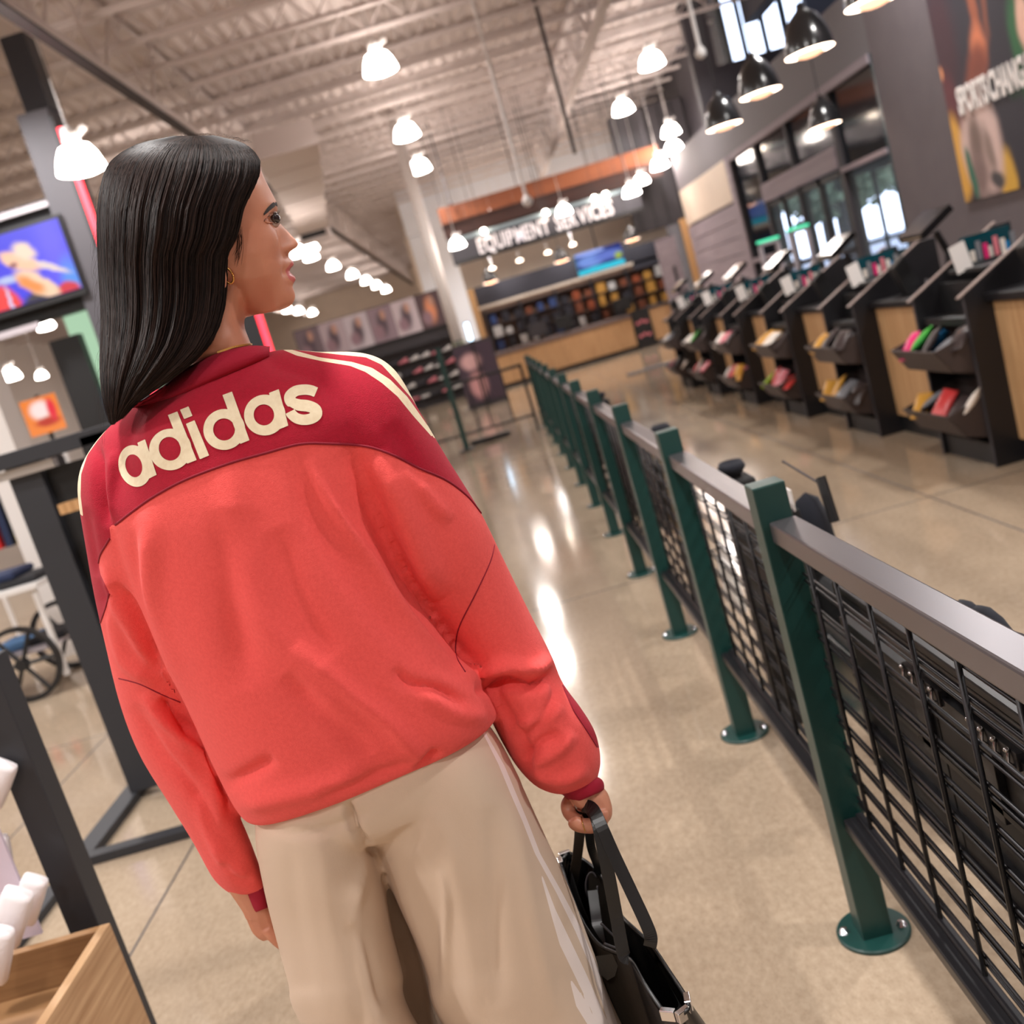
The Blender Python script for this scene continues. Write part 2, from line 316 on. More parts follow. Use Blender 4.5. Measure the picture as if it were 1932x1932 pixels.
for x_, y_ in ((1.2, 28.4), (4.2, 28.4)): place_lamp(x_, y_, 4.45, {1.2: 'added high bay lamp hidden behind the left half of the wood soffit', 4.2: 'added high bay lamp hidden behind the right end of the wood soffit'}.get(x_, 'added high bay lamp hidden behind the soffit')); lamp_light(x_, y_, 4.45, 110); MB().tube([(0, 0, .9), (0, 0, ZC - 4.45)], .009, 6).build('hanger_rod', M('white_metal'), [o for o in COL.objects if o.name.startswith('high_bay_lamp')][-1])  # lamps added out of sight behind the soffit to brighten the back wall
# area lights added out of view, without fixtures, to light the room
for x in (-.38, 4.3, -4.65, -9.1):
    for y, k in (((9.7, 1), (5.1, 1), (.5, 1), (-4.1, .55)) if x != -.38 else ((1.5, 1.0), (-3.0, .5))): lamp_light(x, y, 5.2, LAMP_POWER * k)
def pendant(name_label, loc, s=1.0, grp='black dome pendants'):
    t = thing('pendant_lamp', name_label, 'lamp', loc, grp)
    def L(pr): return [(r * s, z * s) for r, z in pr]
    MB().lathe(L([(.18, 0), (.178, .05), (.165, .12), (.14, .19), (.105, .25), (.06, .29), (.035, .31), (.03, .35), (0, .355)]), n=28).build('shade', M('pend_black'), t, smooth=True)
    MB().lathe(L([(.18, 0), (.172, .004), (0, .006)]), n=28).build('diffuser', M('pend_glow'), t, smooth=True)
    MB().lathe(L([(.12, .0), (.10, -.018), (.06, -.03), (0, -.033)]), n=24).build('lens', M('pend_lens'), t, smooth=True)
    m = MB(); m.tube([(0, 0, .34 * s), (0, 0, ZC - loc[2])], .006, 6); m.build('cord', M('black'), t)
    return t
for i, (x, y) in enumerate(((2.96, 6.66), (2.9, 7.74), (2.88, 9.0), (2.9, 10.4))):
    pendant(('black dome pendant cut off by the top edge of the photo', 'largest whole black dome pendant over the checkouts', 'third black dome pendant of the row over the checkouts', 'farthest black dome pendant of the row over the checkouts')[i], (x, y, 2.73))
pendant('black dome pendant hanging alone before the entrance glass', (4.53, 12.1, 2.62))
for i, (px, py) in enumerate(((926, 533), (1060, 493), (1193, 453))):
    q = AT(px, py, 22.4); pendant(('left', 'middle', 'right')[i] + ' of three small black pendants over the service desk', (q[0], q[1], q[2]), .95, 'pendants over the service desk')
# ceiling hung poles, duct
def pole(l, top, bot, r, m_, ball=0):
    t = thing('hanging_pole', l, 'pole', (bot[0], bot[1], 0))
    MB().tube([(0, 0, bot[2]), (0, 0, ZC)], r, 8).build('rod', M(m_), t)
    if ball: MB().lathe([(0, -ball), (ball * .7, -ball * .7), (ball, 0), (ball * .7, ball * .7), (r, ball * 1.2)], (0, 0, bot[2]), 14).build('cap', M(m_), t, smooth=True)
pole('long thin white pole with a round end before the wood soffit', None, AT(995, 380, 14), .022, 'white_metal', .075)
pole('long thin dark grey pole right of the white one', None, AT(1085, 290, 16), .03, 'charcoal')
pole('white pole with a flange end by the entrance beam', None, AT(1322, 100, 12), .025, 'white_metal', .07)
pole('thin dark rod hanging to the left end of the wood soffit', None, AT(850, 385, 22.9), .018, 'charcoal', .05)
dt = thing('air_duct', 'pale square air duct running down towards the air register', 'duct', (-2.3, 16, 5.4))
A_d = np.array(AT(535, 262, 15.5)); B_d = np.array(AT(588, 418, 21.6)); o_d = np.array([-2.3, 16, 5.4])
for k in range(6):
    p, q = A_d + (B_d - A_d) * (k / 6 + .004), A_d + (B_d - A_d) * ((k + 1) / 6 - .004); e = (q - p) / 2
    MB().cbox((p + q) / 2 - o_d, (.48 - .03 * k, 0, 0), e, (0, .04, .2)).build('duct_section', M('joist'), dt, bevel=.01)
for t_ in (.15, .6): p = A_d + (B_d - A_d) * t_ - o_d; MB().tube([tuple(p), (p[0], p[1], ZC - 5.4)], .012, 6).build('hanger', M('joist'), dt)
rg = thing('air_register', 'grey box with a black slot hanging by the woman’s nose', 'vent', AT(592, 440, 22.4))
MB().box(-.36, .36, -.1, .1, -.2, .2).build('box', M('joist'), rg); MB().box(-.28, .28, -.12, -.1, -.1, .02).build('slot', M('black'), rg); MB().tube([(0, 0, .2), (0, 0, 5.9 - rg.location[2])], .03, 10).build('neck', M('joist'), rg)
# ================================================================== QUEUE FENCE
mat('green', (15, 56, 52), .38, bump=(400, .15, .0006)); mat('rail', (120, 116, 120), .33, metal=.85, bump=(700, .1, .0004)); mat('wire', (26, 25, 28), .4, metal=.3)
mat('hook_steel', (205, 202, 204), .25, metal=1); mat('blackmetal', (30, 29, 32), .35, metal=.2, bump=(500, .1, .0004))
FX = .435
fe = thing('queue_fence', 'long queue fence of dark green posts, steel top rails and black wire mesh', 'fence', (FX, 1.86, 0))
PY = [0.81 + 1.05 * k - 1.86 for k in range(13)]; PY[-1] += .0
def fpost():
    o = MB().box(-.032, .032, -.032, .032, .008, 1.0).build('post', M('green'), fe, bevel=.003)
    b = MB().lathe([(0, 0), (.076, 0), (.076, .006), (.073, .009), (0, .009)], n=40).build('base_plate', M('green'), o, smooth=False)
    for sx in (-1, 1):
        s = MB().lathe([(0, .018), (.007, .017), (.009, .012), (.012, .009)], (sx * .058, -.012 * sx, 0), 12).build('bolt', M('chrome'), o, smooth=True)
    return o
post0 = fpost()
post0.location = (0, PY[0], 0)
for y in PY[1:]:
    c = share(post0, (0, y, 0), fe)
    for g in post0.children: share(g, (0, 0, 0), c)
def rails():
    m = MB(); m.box(-.018, .036, .034, 1.016, .888, .93); t = m.build('top_rail', M('rail'), fe, bevel=.004)
    m = MB(); m.box(-.015, .03, .034, 1.016, .265, .29); m.box(.01, .026, .04, 1.01, .29, .30); b = m.build('bottom_rail', M('blackmetal'), fe, bevel=.003)
    ti = MB().box(-.014, .032, .034, .08, .9302, .931).build('rail_bracket', M('blackmetal'), fe)
    w = MB().tube([(.018, 0, .295), (.018, 0, .89)], .0042, 6).build('upright_wire', M('wire'), fe, smooth=True)
    hw = MB(); hw.tube([(.025, .034, 0), (.025, 1.016, 0)], .0032, 6); hw.tube([(.025, .034, .014), (.025, 1.016, .014)], .0032, 6); hw = hw.build('cross_wire', M('wire'), fe, smooth=True)
    return t, b, ti, w, hw
T, B_, TI, Wr, HW = rails()
for k, y in enumerate(PY[:-1]):
    if k == 0:
        for o in (T, B_, TI): o.location = (0, y, 0)
        T0_, TI0_ = T, TI
    else:
        for o in (T, B_, TI): share(o, (0, y, 0), fe)
    if k <= 7:
        for i in range(7):
            if k == 0 and i == 0: Wr.location = (0, y + .055, 0); continue
            share(Wr, (0, y + .055 + .148 * i + (.0 if k else 0), 0), fe)
        for i in range(10):
            if k == 0 and i == 0: HW.location = (0, y, .315); continue
            share(HW, (0, y, .315 + .0605 * i), fe)
    else:
        m = MB()
        for i in range(7): m.tube([(.018, y + .055 + .148 * i, .295), (.018, y + .055 + .148 * i, .89)], .0045, 4)
        for i in range(10): m.tube([(.025, y + .034, .32 + .0605 * i), (.025, y + 1.016, .32 + .0605 * i)], .005, 4)
        tag(m.build('mesh_panel', M('wire'), fe), None, None, kind='stuff')
for o in (T0_, TI0_): o.location = (.025, PY[0], 0); o.rotation_euler = (0, 0, .0246)
# merchandise fixtures hung on the far side of the fence
def merch_fixture(y0, y1, lab, pegs=True):
    t = thing('merchandise_fixture', lab, 'display', (.5, y0, 0)); L = y1 - y0
    m = MB()
    m.box(0, .05, 0, L, .778, .792); m.box(0, .012, 0, L, .745, .778); m.box(-.004, .004, 0, L, .762, .768); m.build('top_channel', M('blackmetal'), t, bevel=.002)
    n = max(1, int(L / .3))
    for i in range(n):
        a = i * L / n
        for z0, z1 in ((.60, .70), (.49, .595), (.42, .485)):
            p = MB(); p.box(.012, .02, a + .003, a + L / n - .003, z0, z1); p.build('back_panel', M('black'), t, bevel=.001)
    for z in (.715, .705, .6, .49, .41):
        MB().box(.0, .02, 0, L, z - .006, z + .004).build('cross_bar', M('blackmetal'), t)
    if pegs:
        y = L - .3
        while y > .05:
            h = MB(); h.box(-.004, .01, y - .13, y, .705, .732); h.box(.0, .012, y - .045, y - .01, .58, .69); o = h.build('hook_plate', M('blackmetal'), t, bevel=.001)
            g = MB()
            for j in range(4): g.lathe([(0, 0), (.003, .001), (.0045, .004), (.003, .007), (0, .008)], (-.008, y - .012 - j * .034, .727), 8); g.tube([(-.006, y - .012 - j * .034, .73), (-.009, y - .012 - j * .034, .713), (-.004, y - .02 - j * .034, .708)], .0026, 5)
            tag(g.build('hook_end', M('hook_steel'), o, smooth=True), None, None, kind='stuff')
            y -= .22
    return t
merch_fixture(.35, 1.80, 'black merchandise rack hooked to the nearest mesh panel')
merch_fixture(2.0, 2.62, 'black merchandise rack behind the second mesh panel', False)
f3 = merch_fixture(4.0, 6.9, 'black merchandise rack behind the far mesh panels', False)
mat('navy', (20, 22, 32), .95, sheen=.05, bump=(300, .3, .001)); mat('paper', (232, 226, 222), .6); mat('cardboard', (200, 178, 150), .8)
def sock_roll(x, y, z, lab, s=1.0, az=0.0):
    t = thing('folded_hat', lab, 'hat', (x, y, z), 'dark knit hats on the queue racks'); m = MB()
    for k in range(3):
        rings = []
        for i in range(9):
            a = PI * i / 8; r = .032 * s * (1 - .15 * k)
            c = np.array([-.03 + .03 * k, .06 * s * math.cos(a), .05 * s * math.sin(a)])
            rings.append([c + np.array([r * .55 * math.cos(b), r * .75 * math.sin(b) * math.cos(a), r * .75 * math.sin(b) * math.sin(a)]) for b in np.linspace(0, 2 * PI, 12, endpoint=False)])
        m.loft(rings)
    m.build('knit_body', M('navy'), t, smooth=True); t.rotation_euler = (0, 0, az)
    MB().box(-.02, .02, -.02, .02, -.03, .0).build('band', M('paper'), t)
    return t
for i, (px, py, lab) in enumerate(((1790, 1135, 'rolled navy knit hat standing over the top rail, first of the pair'), (1824, 1150, 'rolled navy knit hat standing over the top rail, right of the pair'), (1880, 1172, 'small navy knit hat low behind the top rail near the right edge'))):
    r = ray(px, py); X = .6; q = r * X / r[0]; sock_roll(q[0], q[1], q[2] + H - .075, lab, (1, 1.05, .7)[i])
def hang_pack(name, lab, cat, y, z0, z1, w, m_, x=.57, grp=None):
    t = thing(name, lab, cat, (x, y, z0), grp)
    MB().box(-.012, .012, -w / 2, w / 2, 0, z1 - z0 - .05).build('pouch', M(m_), t, bevel=.006)
    MB().box(-.002, .002, -w / 2, w / 2, z1 - z0 - .055, z1 - z0).build('header_card', M('paper'), t, bevel=.001); return t
hang_pack('sock_pack', 'white backed pack seen under the rail right of the middle wire', 'pack', 1.565, .47, .80, .12, 'paper')
pk = hang_pack('sock_pack', 'dark pack with small white lettering under the top rail', 'pack', 1.42, .47, .79, .165, 'navy')
v, f = text_mesh('TOVS &', .028, .0004); m = MB(); m.add([(-.0135 - c, .05 - a, .245 + b) for a, b, c in v], f); m.build('lettering', M('paper'), pk, fix=False)
v, f = text_mesh('HOME GOODS', .012, .0004); m = MB(); m.add([(-.0135 - c, .05 - a, .225 + b) for a, b, c in v], f); m.build('lettering', M('paper'), pk, fix=False)
hang_pack('sock_pack', 'white pack at the right edge under the top rail', 'pack', 1.23, .47, .80, .2, 'paper')
mat('white_glow_pack', (236, 232, 226), .4)
hang_pack('carton', 'bright white box behind the second mesh panel', 'box', 3.42, .24, .46, .22, 'white_glow_pack', .6)
hf = thing('hook_arm', 'thin black hook arm that carries the bright white box', 'hook', (.46, 3.42, .46)); MB().tube([(0, 0, 0), (.145, 0, 0), (.145, 0, .012)], .003, 6).build('rod', M('blackmetal'), hf)
hang_pack('glove_pack', 'black garment pack behind the second mesh panel', 'pack', 2.42, .42, .86, .2, 'black_soft', .6)
hang_pack('glove_pack', 'teal lettered black pack low behind the second mesh panel', 'pack', 2.2, .3, .55, .2, 'tealglass', .6)
# black folding stands behind the fence
def stand(px, py, px2, py2, X, lab):
    a = ray(px, py); b = ray(px2, py2); A = a * X / a[0]; Bq = b * X / b[0]
    t = thing('folding_chair_pack', lab, 'bag', (X, (A[1] + Bq[1]) / 2, 0)); yy = t.location.y
    m = MB(); m.tube([(0, A[1] - yy, A[2] + H), (0, Bq[1] - yy, Bq[2] + H)], .022, 6, flat=.5); m.build('strut', M('black'), t)
    m = MB(); m.lathe([(0, .0), (.03, .02), (.05, .08), (.045, .15), (.03, .2), (0, .22)], (.0, (A[1] - yy) + .16, .60), 10); m.build('sack', M('navy'), t, smooth=True)
    MB().tube([(0, A[1] - yy, A[2] + H - .02), (-.02, A[1] - yy + .22, .9), (0, A[1] - yy + .3, .88)], .003, 5).build('strap', M('charcoal'), t)
    MB().box(-.05, .1, -.12, .3, .4, .62).build('pouch', M('black_soft'), t, bevel=.02)
stand(1548, 900, 1575, 985, .66, 'black folded strut and dark sack right of the nearest post')
for i, (px, py, l) in enumerate(((1385, 905, 'flat dark navy bag lying along the rail past the nearest post'), (1245, 805, 'dark fur hat showing behind the third post'), (1130, 745, 'small black bag behind the fourth post'))):
    r = ray(px, py); X = .6; q = r * X / r[0]; t = thing('dark_bag', l, 'bag', (q[0], q[1], .80)); MB().lathe([(0, 0), (.03, .01), (.045, .03), (.035, .05), (.015, q[2] + H - .84), (0, q[2] + H - .835)], n=12).build('body', M('navy'), t, smooth=True); MB().box(-.04, .05, -.07, .07, -.80, .0).build('pouch', M('black_soft'), t, bevel=.01)
for y, x, z, m_, l in ((4.2, .6, .6, 'cardboard', 'brown'), (4.9, .6, .55, 'black_soft', 'black'), (5.6, .6, .6, 'navy', 'navy'), (6.3, .6, .55, 'cardboard', 'tan')):
    hang_pack('garment_pack', f'{l} pack on the far rack, number {("one","two","three","four")[int((y-4.2)/.69)]} past the third post', 'pack', y, z - .25, z + .2, .3, m_, .566, 'packs on the far rack')
# ================================================================== CHECKOUT ROW
mat('trim_light', (150, 132, 126), .4); mat('bin_wire', (62, 52, 50), .5, metal=.3)
SNACK = [mat('pk_%d' % i, c, .35, emit=None) for i, c in enumerate([(214, 40, 110), (70, 170, 60), (40, 130, 190), (205, 150, 60), (200, 60, 60), (225, 215, 205), (120, 120, 125), (210, 120, 130), (170, 200, 40), (60, 50, 50)])]
SN = ['pink', 'green', 'blue', 'orange', 'red', 'white', 'silver', 'rose', 'lime', 'dark']
mat('screen_black', (14, 14, 16), .15)
ORD = ['nearest', 'second', 'third', 'fourth', 'fifth', 'sixth', 'seventh']
def tower(y0, o):
    t = thing('bin_tower', f'black snack bin tower with slanted sides, {o} in the checkout row', 'display', (2.4, y0, 0), 'snack bin towers')
    for yy in (0, .6):
        p = MB().prism([(0, 0), (0, .93), (.51, 1.2), (.62, 1.2), (.62, 0)], 1, yy, yy + .03).build('side_panel', M('blackmetal'), t, bevel=.002)
        e = MB(); n = np.array([.51, .27]); n = n / np.hypot(*n)
        e.cbox((.255, yy + .015, 1.067), (.285, 0, .151), (0, .016, 0), (-.0015, 0, .003)); e.build('edge_trim', M('trim_light'), p)
        MB().box(-.002, .001, yy + .004, yy + .026, .0, .92).build('edge_strip', M('charcoal'), p)
    MB().box(.16, .18, .03, .6, 0, .97).build('back_panel', M('black'), t); MB().box(.02, .16, .03, .6, 0, .12).build('kick', M('black'), t)
    MB().box(.03, .16, .03, .6, .76, .80).build('shelf', M('black'), t)
    for zt in (.68, .33):
        m = MB(); A = [(-.19, zt), (-.11, zt - .13), (.14, zt - .2), (.15, zt + .09)]
        for a, b in ((0, 1), (1, 2), (2, 3)):
            (xa, za), (xb, zb) = A[a], A[b]; m.add([(xa, .035, za), (xb, .035, zb), (xb, .595, zb), (xa, .595, za)], [(0, 1, 2, 3)])
        for yy in (.035, .595): m.add([(x, yy, z) for x, z in A], [(0, 1, 2, 3)])
        b_ = m.build('bin', M('bin_wire'), t, solid=.008)
        for yy in (.2, .36): MB().cbox((-.155, yy, zt - .055), (.022, 0, -.036), (0, .035, 0), (-.0016, 0, -.001)).build('price_label', M('trim_light'), b_)
    return t
def snack(loc, ci, lab, s=1.0, rot=None):
    t = MB(); L_, w_, h_ = .09 * s, .05 * s, .02 * s; rings = []
    for i, (u, k) in enumerate(((-1, .15), (-.86, .4), (-.5, 1), (0, 1.15), (.5, 1), (.86, .4), (1, .15))):
        rings.append([(L_ * u, w_ * math.cos(a) * (1 if abs(u) < .9 else 1.05), h_ * k * math.sin(a)) for a in np.linspace(0, 2 * PI, 10, endpoint=False)])
    t.loft(rings); o = t.build('snack_pack', SNACK[ci], None, smooth=True); tag(o, lab, 'snack', 'snacks in the checkout bins'); o.location = loc; o.rotation_euler = rot or (0, 0, 0); return o
def counter(y0, o):
    t = thing('checkout_counter', f'oak fronted black topped checkout counter, {o} in the row', 'counter', (2.54, y0, 0), 'checkout counters')
    for k in range(2): MB().box(0, .03, k * .46 + .001, k * .46 + .459, .12, .855).build('oak_panel', M('oakv'), t, bevel=.001)
    MB().box(.02, .7, 0, .92, 0, .12).build('plinth', M('black'), t); MB().box(.04, .7, 0, .92, .12, .86).build('body', M('black'), t)
    MB().box(-.04, .72, 0, .92, .865, .905).build('countertop', M('blackmetal'), t, bevel=.003)
    return t
def pos(y0, o):
    t = thing('till_terminal', f'black till screen and scanner on the {o} checkout counter', 'terminal', (2.85, y0 + .45, .905), 'till terminals')
    MB().box(-.1, .12, -.12, .12, 0, .02).build('base', M('blackmetal'), t, bevel=.004); MB().tube([(0, 0, .02), (.02, 0, .2), (-.03, 0, .34)], .022, 8).build('stand', M('blackmetal'), t)
    s = MB(); s.cbox((-.1, -.03, .40), (0, .17, 0), (.1, 0, .06), (-.012, 0, .02)); s = s.build('screen', M('screen_black'), t, bevel=.004)
    MB().box(-.2, -.19, -.16, .1, .335, .35).build('paper_strip', M('cardboard'), s)
    MB().cbox((-.17, .26, .12), (.04, 0, .03), (0, .05, 0), (-.03, 0, .1)).build('card_reader', M('black'), t, bevel=.006)
    m = MB(); m.tube([(-.2, -.25, .02), (-.23, -.2, .06), (-.2, -.12, .08), (-.14, -.16, .04)], .01, 8); m.build('scanner_cable', M('charcoal'), t, smooth=True)
    return t
def cards(y0, o):
    t = thing('gift_card_stand', f'stand of small cards with a white sign on the {o} tower', 'stand', (2.75, y0 + .33, 1.06), 'gift card stands')
    MB().box(-.1, .17, .1, .13, -.02, .13).build('backing', M('tealglass'), t); MB().box(-.16, .17, -.2, .2, -.05, -.03).build('tray', M('black'), t)
    MB().cbox((-.17, .0, .035), (0, .001, 0), (.045, 0, .01), (-.012, 0, .075)).build('sign', M('paper'), t)
    for k in range(8): MB().box(-.09 + .032 * k, -.064 + .032 * k, .05 - .01 * (k % 3), .054 - .01 * (k % 3), -.01, .05 + .022 * ((k * 5) % 3)).build('card', SNACK[(5, 6, 0, 5, 7, 5, 2, 6)[k]], t)
    return t
T0 = [5.07 + 1.545 * k for k in range(6)]; tw0 = ct0 = ps0 = cs0 = None
for k, y in enumerate([T0[0] - 1.545] + T0):
    o = (['foreground'] + ORD)[k]
    if k == 0:
        pass
    if k >= 1:
        if tw0 is None: tw0 = tower(y, o); cs0 = cards(y, o)
        else: dup(tw0, (2.4, y, 0), f'black snack bin tower with slanted sides, {o} in the checkout row'); dup(cs0, (2.75, y + .33, 1.06), f'stand of small cards with a white sign on the {o} tower')
    if ct0 is None: ct0 = counter(y + .63, o); ps0 = pos(y + .63, o)
    else: dup(ct0, (2.54, y + .63, 0), f'oak fronted black topped checkout counter, {o} in the row'); dup(ps0, (2.85, y + 1.08, .905), f'black till screen and scanner on the {o} checkout counter')
SC_CFG = {0: ((0, 1, 2, 9, 6, 9), (3, 6, 6, 4, 9, 5)), 1: ((3, 9, 6, 9), (3, 3, 9, 6, 9)), 2: ((3, 3, 3, 5, 9), (8, 4, 7, 7, 4)), 3: ((5, 7, 6, 9), (5, 4, 7, 3)), 4: ((5, 1, 9), (4, 5, 3, 7)), 5: ((5, 6, 9), (7, 9, 5))}
cnt = {}
for k, (up, lo) in SC_CFG.items():
    for row, (zt, cs) in enumerate(((.68, up), (.33, lo))):
        for i, c in enumerate(cs):
            y = T0[k] + .54 - i * (.48 / max(1, len(cs) - 1)); key = (SN[c], row, k); cnt[key] = cnt.get(key, 0) + 1
            pl = {1: '', 2: ', second of its colour there', 3: ', third of its colour there'}[cnt[key]]
            snack((2.30 + .03 * (i % 3), y, zt + .0 + .03 * (i % 2)), c, f'{SN[c]} snack pack in the {"upper" if row == 0 else "lower"} bin of the {ORD[k]} tower{pl}', 1.0, (random.uniform(-.5, .5), random.uniform(-.9, -.4), random.uniform(-.5, .7)))
# two security gates at the doors
mat('green_led', (70, 200, 150), .5, emit=(70, 210, 160, 1.0)); mat('gate_grey', (180, 172, 178), .5)
for (px, py, l) in ((1449, 455, 'left security gate with a green strip before the doors'), (1505, 432, 'right security gate with a green strip before the doors')):
    q = AT(px, py, 14.0); t = thing('security_gate', l, 'gate', (q[0], 14.0, 0), 'security gates'); zt = q[2]
    m = MB(); m.box(-.15, -.1, -.04, .04, 0, zt); m.box(.1, .15, -.04, .04, 0, zt); m.box(-.15, .15, -.04, .04, zt - .05, zt); m.build('frame', M('gate_grey'), t, bevel=.01)
    MB().box(-.15, .15, -.042, .042, zt, zt + .035).build('light_strip', M('green_led'), t); MB().box(-.2, .2, -.1, .1, 0, .03).build('base', M('gate_grey'), t)
# banner on the grey wall: a flat printed panel
def image_mat(name, blobs, bg, emit=0, scale=1.0):
    m = bpy.data.materials.new(name); m.use_nodes = True; nt = m.node_tree; N = nt.nodes; L = nt.links; p = N['Principled BSDF']; p.inputs['Roughness'].default_value = .6
    tc = N.new('ShaderNodeTexCoord'); ns = N.new('ShaderNodeTexNoise'); ns.inputs['Scale'].default_value = 9 * scale; L.new(tc.outputs['UV'], ns.inputs['Vector'])
    ad = N.new('ShaderNodeVectorMath'); ad.operation = 'MULTIPLY_ADD'; L.new(ns.outputs['Color'], ad.inputs[0]); ad.inputs[1].default_value = (.05, .05, 0); L.new(tc.outputs['UV'], ad.inputs[2])
    cur = N.new('ShaderNodeRGB'); cur.outputs[0].default_value = rgb(*bg); cur = cur.outputs[0]
    for (cx, cy, rx, ry, ang, c, soft) in blobs:
        mp = N.new('ShaderNodeMapping'); mp.vector_type = 'TEXTURE'; mp.inputs['Location'].default_value = (cx + .025, cy + .025, 0); mp.inputs['Rotation'].default_value = (0, 0, math.radians(ang)); mp.inputs['Scale'].default_value = (rx, ry, 1); L.new(ad.outputs[0], mp.inputs[0])
        sp = N.new('ShaderNodeSeparateXYZ'); L.new(mp.outputs[0], sp.inputs[0]); cb = N.new('ShaderNodeCombineXYZ'); L.new(sp.outputs[0], cb.inputs[0]); L.new(sp.outputs[1], cb.inputs[1])
        ln = N.new('ShaderNodeVectorMath'); ln.operation = 'LENGTH'; L.new(cb.outputs[0], ln.inputs[0])
        mr = N.new('ShaderNodeMapRange'); mr.interpolation_type = 'SMOOTHSTEP'; mr.inputs[1].default_value = 1 - soft; mr.inputs[2].default_value = 1 + soft; mr.inputs[3].default_value = 1; mr.inputs[4].default_value = 0; L.new(ln.outputs['Value'], mr.inputs[0])
        x = N.new('ShaderNodeMix'); x.data_type = 'RGBA'; L.new(mr.outputs[0], x.inputs[0]); L.new(cur, x.inputs[6]); x.inputs[7].default_value = rgb(*c); cur = x.outputs[2]
    if not emit: L.new(cur, p.inputs['Base Color'])
    if emit: L.new(cur, p.inputs['Emission Color']); p.inputs['Emission Strength'].default_value = emit; p.inputs['Base Color'].default_value = (.01, .01, .01, 1)
    return m
def panel(name, c0, ux, uy, th, m_, parent=None):   # flat panel: corner, width vector, height vector, thickness vector
    c0, ux, uy, th = [np.array(k, float) for k in (c0, ux, uy, th)]
    vs_ = [c0, c0 + ux, c0 + ux + uy, c0 + uy]; vs_ += [v + th for v in vs_]
    me = bpy.data.meshes.new(name); me.from_pydata([tuple(v) for v in vs_], [], [(0, 1, 2, 3), (7, 6, 5, 4), (0, 4, 5, 1), (1, 5, 6, 2), (2, 6, 7, 3), (3, 7, 4, 0)])
    uv = me.uv_layers.new(); co = [(0, 0), (1, 0), (1, 1), (0, 1), (0, 1), (1, 1), (1, 0), (0, 0)]
    for i in range(len(me.loops)):
        uv.data[i].uv = co[i] if i < 8 else (.01, .01)
    o = bpy.data.objects.new(name, me); COL.objects.link(o); me.materials.append(m_)
    if parent: o.parent = parent
    return o
bn = thing('wall_banner', 'tall sports photo banner with a line of white lettering on the grey wall', 'banner', (4.98, 10.1, 1.42))
bm_ = image_mat('banner_print', [(.06, .36, .1, .12, 0, (60, 34, 44), .6), (.03, .2, .06, .1, 0, (92, 40, 48), .4), (.0, .30, .02, .02, 0, (230, 150, 100), .5), (.30, .40, .03, .07, 10, (150, 84, 60), .5), (.38, .38, .02, .07, -14, (120, 70, 56), .5), (.295, .31, .05, .05, 0, (206, 120, 84), .5), (.25, .26, .09, .05, 20, (128, 66, 50), .4), (.2, .22, .13, .04, 25, (120, 62, 48), .4), (.54, .27, .05, .1, 0, (44, 96, 60), .4), (.58, .31, .03, .05, 0, (226, 180, 160), .4), (.46, .2, .04, .02, 0, (36, 60, 52), .4),
    (.02, .1, .06, .1, 0, (214, 160, 66), .25), (.33, .03, .06, .06, 0, (206, 160, 60), .3), (.19, .11, .14, .11, 0, (208, 180, 172), .22), (.16, .13, .05, .06, -20, (120, 100, 92), .6), (.24, .1, .03, .05, 10, (140, 120, 112), .6), (.15, .05, .06, .05, 0, (126, 104, 100), .6), (.26, .035, .045, .02, 0, (70, 66, 68), .4), (.09, .06, .022, .06, 10, (48, 104, 84), .25)], (42, 40, 50))
pn = panel('print', (0, 0, -.1), (0, -2.6, 0), (0, 0, 4.2), (.016, 0, 0), bm_, bn)
for i, (wd, y) in enumerate((('SPORTS', 9.86), ('CHANGE', 9.27), ('LIVES', 8.67))):
    v, f = text_mesh(wd, .34, .004, .48, .012); m = MB(); m.add([(4.97 - 4.98 - c, y - 10.1 - a, 2.14 - 1.42 + b) for a, b, c in v], f); m.build('lettering', M('paper'), bn, fix=False)
ORDN = ['first','second','third','fourth','fifth','sixth','seventh','eighth','ninth','tenth','eleventh','twelfth','last']
# ================================================================== SERVICE AREA
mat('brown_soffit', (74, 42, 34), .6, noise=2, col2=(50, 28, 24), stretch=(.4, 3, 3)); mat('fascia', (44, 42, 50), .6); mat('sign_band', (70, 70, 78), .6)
mat('spot', (255, 245, 235), .5, emit=(255, 232, 210, 30)); mat('sign_letter', (236, 230, 232), .5, emit=(236, 228, 232, .35)); mat('desktop_', (110, 94, 90), .5)
sv = thing('wood_soffit', 'long copper brown wood soffit hung over the equipment service sign', 'soffit', (-.28, 23.0, 0))
for k in range(9): MB().box(k * .57 + .002, k * .57 + .568, 0, .05, 4.02, 4.37).build('front_board', M('copper'), sv)
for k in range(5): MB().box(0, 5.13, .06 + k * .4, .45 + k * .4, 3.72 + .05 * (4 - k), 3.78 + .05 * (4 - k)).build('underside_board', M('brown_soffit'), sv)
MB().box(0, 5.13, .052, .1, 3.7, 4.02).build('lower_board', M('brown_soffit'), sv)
for x in (.1, 1.9, 3.6, 5.0): MB().tube([(x, .5, 4.3), (x, .5, ZC)], .012, 6).build('hanger', M('charcoal'), sv)
sg = thing('service_sign', 'dark hanging sign band reading EQUIPMENT SERVICES in white letters', 'sign', (-.25, 22.6, 3.12))
m = MB(); m.box(0, 4.4, 0, .06, -.08, 0); m.build('rail', M('black'), sg); MB().box(0, 4.4, .02, .05, 0, .42).build('band', M('sign_band'), sg)
MB().box(0, 4.4, -.02, .06, .42, .50).build('light_rail', M('bluegrey'), sg)
v, f = None, None; x = 0.62
